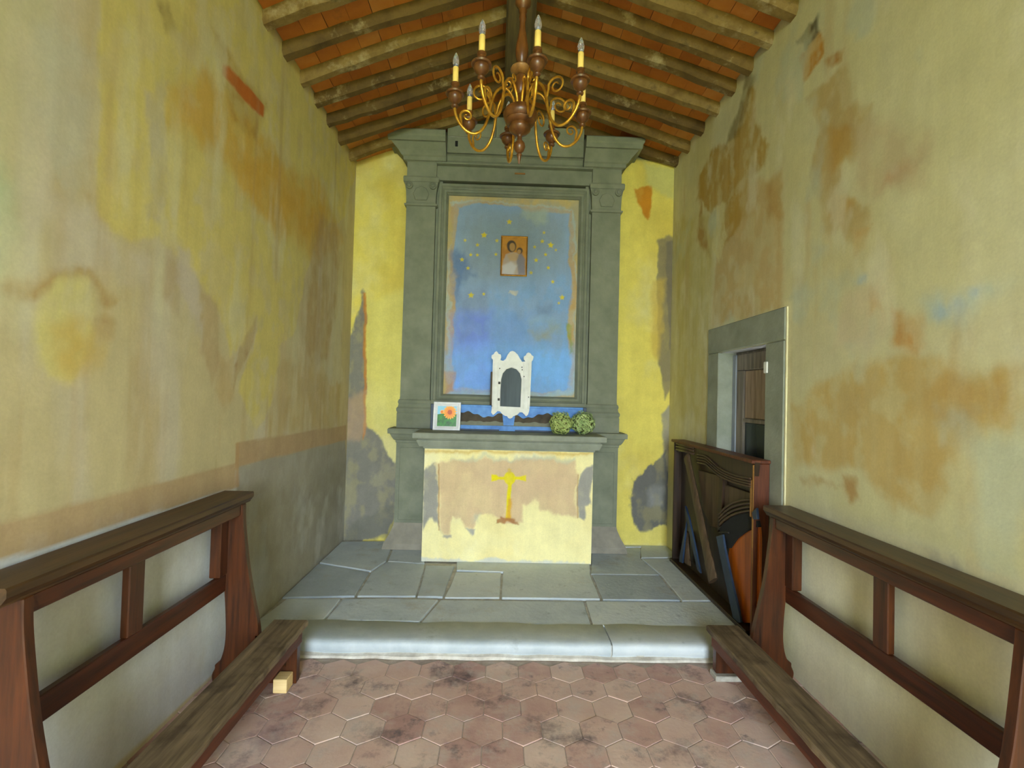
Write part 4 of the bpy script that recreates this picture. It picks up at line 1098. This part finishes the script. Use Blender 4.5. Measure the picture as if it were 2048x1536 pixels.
bm = bmesh.new(); slab(bm, cp([(398, 380), (428, 385), (412, 760), (385, 780)], 1.57), 'x', 1.565, 1.60, bev=.003); bm_link('muntin', bm, M['case'], case)
# arched lower board over the orange panel
bm = bmesh.new()
slab(bm, cp([(400, 760), (430, 720), (500, 670), (580, 645), (660, 640), (680, 745), (600, 775), (530, 830), (480, 900), (455, 900), (430, 810)], 1.555), 'x', 1.55, 1.575)
ar = bm_link('arched_board', bm, M['dark'], case)
for k in range(4):
    o = k*26
    pts = spline([(395, 735-o), (440, 690-o*1.05), (500, 655-o*1.1), (570, 635-o*1.1), (640, 625-o)], 4)
    bm = bmesh.new(); tube(bm, [(1.55, *q) for q in cp(pts, 1.55)], .009, 6); bm_link('carved_rib', bm, M['case_rib'], ar, smooth=True)
bm = bmesh.new()
slab(bm, cp(spline([(462, 980), (475, 900), (520, 825), (600, 770), (688, 742), (690, 1100), (690, 1420), (600, 1445), (560, 1440), (540, 1360), (500, 1200), (470, 1080)], 3), 1.565), 'x', 1.562, 1.58, bev=.003)
bm_link('orange_panel', bm, M['case_orange'], case)
# the thick slanting leg with its moulded foot
def cpt(a, b, x): return (x, *cp([(a, b)], x)[0])
bm = bmesh.new()
P0, P1 = Vector(cpt(160, 230, 1.55)), Vector(cpt(352, 1140, 1.52))
pts, rad = [], []
for t, r in ((0, .055), (.03, .06), (.06, .05), (.3, .054), (.6, .058), (.85, .062), (.86, .07), (.9, .072), (.92, .066), (.97, .072), (1.0, .066)):
    pts.append(P0.lerp(P1, t)); rad.append(r*.8)
rings = []
ax = (P1-P0).normalized(); sx = Vector((1, 0, 0)); sy = ax.cross(sx).normalized()
for p, r in zip(pts, rad):
    rings.append([p+sx*.38*r*math.cos(a)+sy*r*1.25*math.sin(a) for a in np.linspace(0, 2*PI, 16, endpoint=False)])
loft(bm, rings); bm_link('slanting_leg', bm, M['case_leg'], case, smooth=True, angle=35)
bm = bmesh.new()
P0, P1 = Vector(cpt(160, 780, 1.57)), Vector(cpt(165, 1010, 1.56))
loft(bm, [[P0.lerp(P1, t)+Vector((.02*math.cos(a), r*math.sin(a), 0)) for a in np.linspace(0, 2*PI, 12, endpoint=False)] for t, r in ((0, .03), (.5, .04), (.8, .05), (.85, .07), (1, .07))])
bm_link('slanting_leg', bm, M['case_leg'], case, smooth=True, angle=35)
for pts in ([(378, 815), (425, 800), (440, 900), (500, 1180), (552, 1400), (558, 1445), (510, 1450), (440, 1120), (400, 930)], [(150, 590), (180, 690), (225, 900), (262, 1085), (240, 1060), (190, 840), (150, 640)],
            [(110, 960), (160, 700), (150, 800), (128, 1010), (108, 1000)], [(640, 640), (672, 605), (680, 690), (650, 690)]):
    bm = bmesh.new(); slab(bm, cp(pts, 1.53), 'x', 1.525, 1.54, bev=.002); bm_link('blue_batten', bm, M['navy'], case)
bm = bmesh.new(); tube(bm, [cpt(400, 785, 1.522), cpt(465, 788, 1.522)], .006, 6); bm_link('metal_bolt', bm, M['iron'], case)

# ================================================================== CHANDELIER
CY, CX, CZ, CR = 2.2, .059, 2.82, .30
ch = empty('chandelier', (CX, CY, 2.555), 'gilt iron chandelier of eight scrolled arms on a turned wooden stem under the ridge', 'chandelier')
bm = bmesh.new()
prof = [(.003, 2.556), (.007, 2.575), (.009, 2.592), (.014, 2.598), (.008, 2.606), (.02, 2.616), (.027, 2.634), (.024, 2.652), (.012, 2.664), (.010, 2.682), (.013, 2.69), (.034, 2.698), (.049, 2.712), (.05, 2.725), (.046, 2.735), (.064, 2.742), (.069, 2.752), (.066, 2.758), (.076, 2.768), (.079, 2.785), (.07, 2.805), (.04, 2.82), (.028, 2.828)]
lathe(bm, prof, (CX, CY, 0), 28)
bm_link('turned_bulb', bm, M['turned'], ch, smooth=True, angle=50)
bm = bmesh.new()
lathe(bm, [(.028, 2.828), (.02, 2.85), (.018, 2.87), (.024, 2.875), (.03, 2.885), (.033, 2.92), (.03, 2.955), (.02, 2.962), (.016, 2.97)], (CX, CY, 0), 24)
bm_link('neck', bm, M['turned'], ch, smooth=True, angle=50)
bm = bmesh.new()
lathe(bm, [(.016, 2.97), (.034, 2.975), (.047, 2.985), (.051, 2.993), (.047, 3.0), (.022, 3.008), (.016, 3.02)], (CX, CY, 0), 28)
bm_link('drip_disc', bm, M['turned_rim'], ch, smooth=True, angle=50)
bm = bmesh.new()
lathe(bm, [(.016, 3.02), (.022, 3.03), (.029, 3.06), (.03, 3.09), (.024, 3.13), (.015, 3.18), (.013, 3.22), (.018, 3.235), (.014, 3.25), (.02, 3.265), (.015, 3.275), (.022, 3.285), (.036, 3.30), (.038, 3.35), (.03, 3.39), (.014, 3.41), (.01, 3.44), (.003, 3.445)], (CX, CY, 0), 24)
bm_link('turned_stem', bm, M['turned'], ch, smooth=True, angle=50)
bm = bmesh.new(); tube(bm, [(CX, CY, 3.44), (CX, CY, 4.065)], .006, 8)
bm_link('hanging_rod', bm, M['iron'], ch)
def spiral(c, r0, a0, turns, r1=.006, n=26):
    out = []
    for k in range(n+1):
        t = k/n; r = r0+(r1-r0)*t; a = a0+turns*2*PI*t
        out.append((c[0]+r*math.cos(a), c[1]+r*math.sin(a)))
    return out
# one arm is drawn in its own vertical plane (distance from stem, height), then turned eight times
def arm_meshes():
    res = {}
    path = spline([(.022, -.015), (.034, .035), (.06, .072), (.09, .078), (.118, .05), (.135, .0), (.146, -.06), (.166, -.115), (.20, -.148), (.24, -.145), (.276, -.112), (.296, -.07), (.30, -.035)], 6)
    bm = bmesh.new(); tube(bm, [(d, 0, z) for d, z in path], .0066, 8); res['arm'] = bm
    bm = bmesh.new(); tube(bm, [(d, 0, z) for d, z in spline([(.136, -.005), (.15, .05)], 3)[:-1]+spiral((.185, .035), .042, math.radians(160), -1.35, .010)], [.0057]*3+[.0057-.0027*k/26 for k in range(27)], 7); res['scroll'] = bm
    bm = bmesh.new(); tube(bm, [(d, 0, z) for d, z in [(.268, -.118)]+spiral((.245, -.075), .030, math.radians(-30), 1.3, .006)], [.0057]+[.0057-.003*k/26 for k in range(27)], 7); res['scroll2'] = bm
    bm = bmesh.new(); tube(bm, [(d, 0, z) for d, z in [(.085, .078)]+spiral((.062, .10), .022, math.radians(-40), -1.1, .005, 18)], .004, 6); res['scroll3'] = bm
    bm = bmesh.new()
    for z in (-.135, -.03): pass
    lathe(bm, [(.006, -.048), (.015, -.042), (.016, -.036), (.010, -.028), (.018, -.022), (.028, -.012), (.033, .002), (.031, .01), (.040, .012), (.043, .018), (.039, .023), (.022, .03), (.014, .044), (.013, .05), (.019, .054), (.019, .064), (.004, .066)], (.30, 0, 0), 20)
    res['cup'] = bm
    bm = bmesh.new(); lathe(bm, [(.0125, .066), (.0132, .09), (.0128, .135), (.011, .137)], (.30, 0, 0), 14); res['candle'] = bm
    bm = bmesh.new(); lathe(bm, [(.008, .135), (.010, .14), (.0145, .155), (.015, .165), (.011, .183), (.005, .198), (.001, .204)], (.30, 0, 0), 14); res['bulb'] = bm
    bm = bmesh.new(); lathe(bm, [(.007, .137), (.0075, .15), (.003, .154)], (.30, 0, 0), 10); res['base'] = bm
    return res
mats = {'arm': M['brass'], 'scroll': M['brass'], 'scroll2': M['brass'], 'scroll3': M['brass'], 'cup': M['turned'], 'candle': M['ivory'], 'bulb': M['glass'], 'base': mat_plain('bulb_cap_steel', (200, 206, 214), .25, 1.0)}
nm = {'arm': 'arm', 'scroll': 'leaf_scroll', 'scroll2': 'leaf_scroll', 'scroll3': 'leaf_scroll', 'cup': 'candle_cup', 'candle': 'candle_sleeve', 'bulb': 'bulb', 'base': 'bulb_cap'}
AM = {}
for k, bm in arm_meshes().items():
    bmesh.ops.recalc_face_normals(bm, faces=bm.faces)
    me = D.meshes.new(nm[k]); bm.to_mesh(me); bm.free(); me.materials.append(mats[k])
    me.polygons.foreach_set('use_smooth', [True]*len(me.polygons)); me.set_sharp_from_angle(angle=math.radians(50)); AM[k] = me
for i in range(8):
    ph_ = math.radians(-34.6)+i*PI/4
    th = math.atan2(-math.cos(ph_), math.sin(ph_))
    jz = random.Random(i).uniform(-.006, .006)
    a = D.objects.new('arm', AM['arm']); COL.objects.link(a); a.parent = ch
    a.location = (0, 0, CZ-2.555+jz); a.rotation_euler = (0, 0, th)
    for k in ('scroll', 'scroll2', 'scroll3', 'cup', 'candle', 'bulb', 'base'):
        c = D.objects.new(nm[k], AM[k]); COL.objects.link(c); c.parent = a
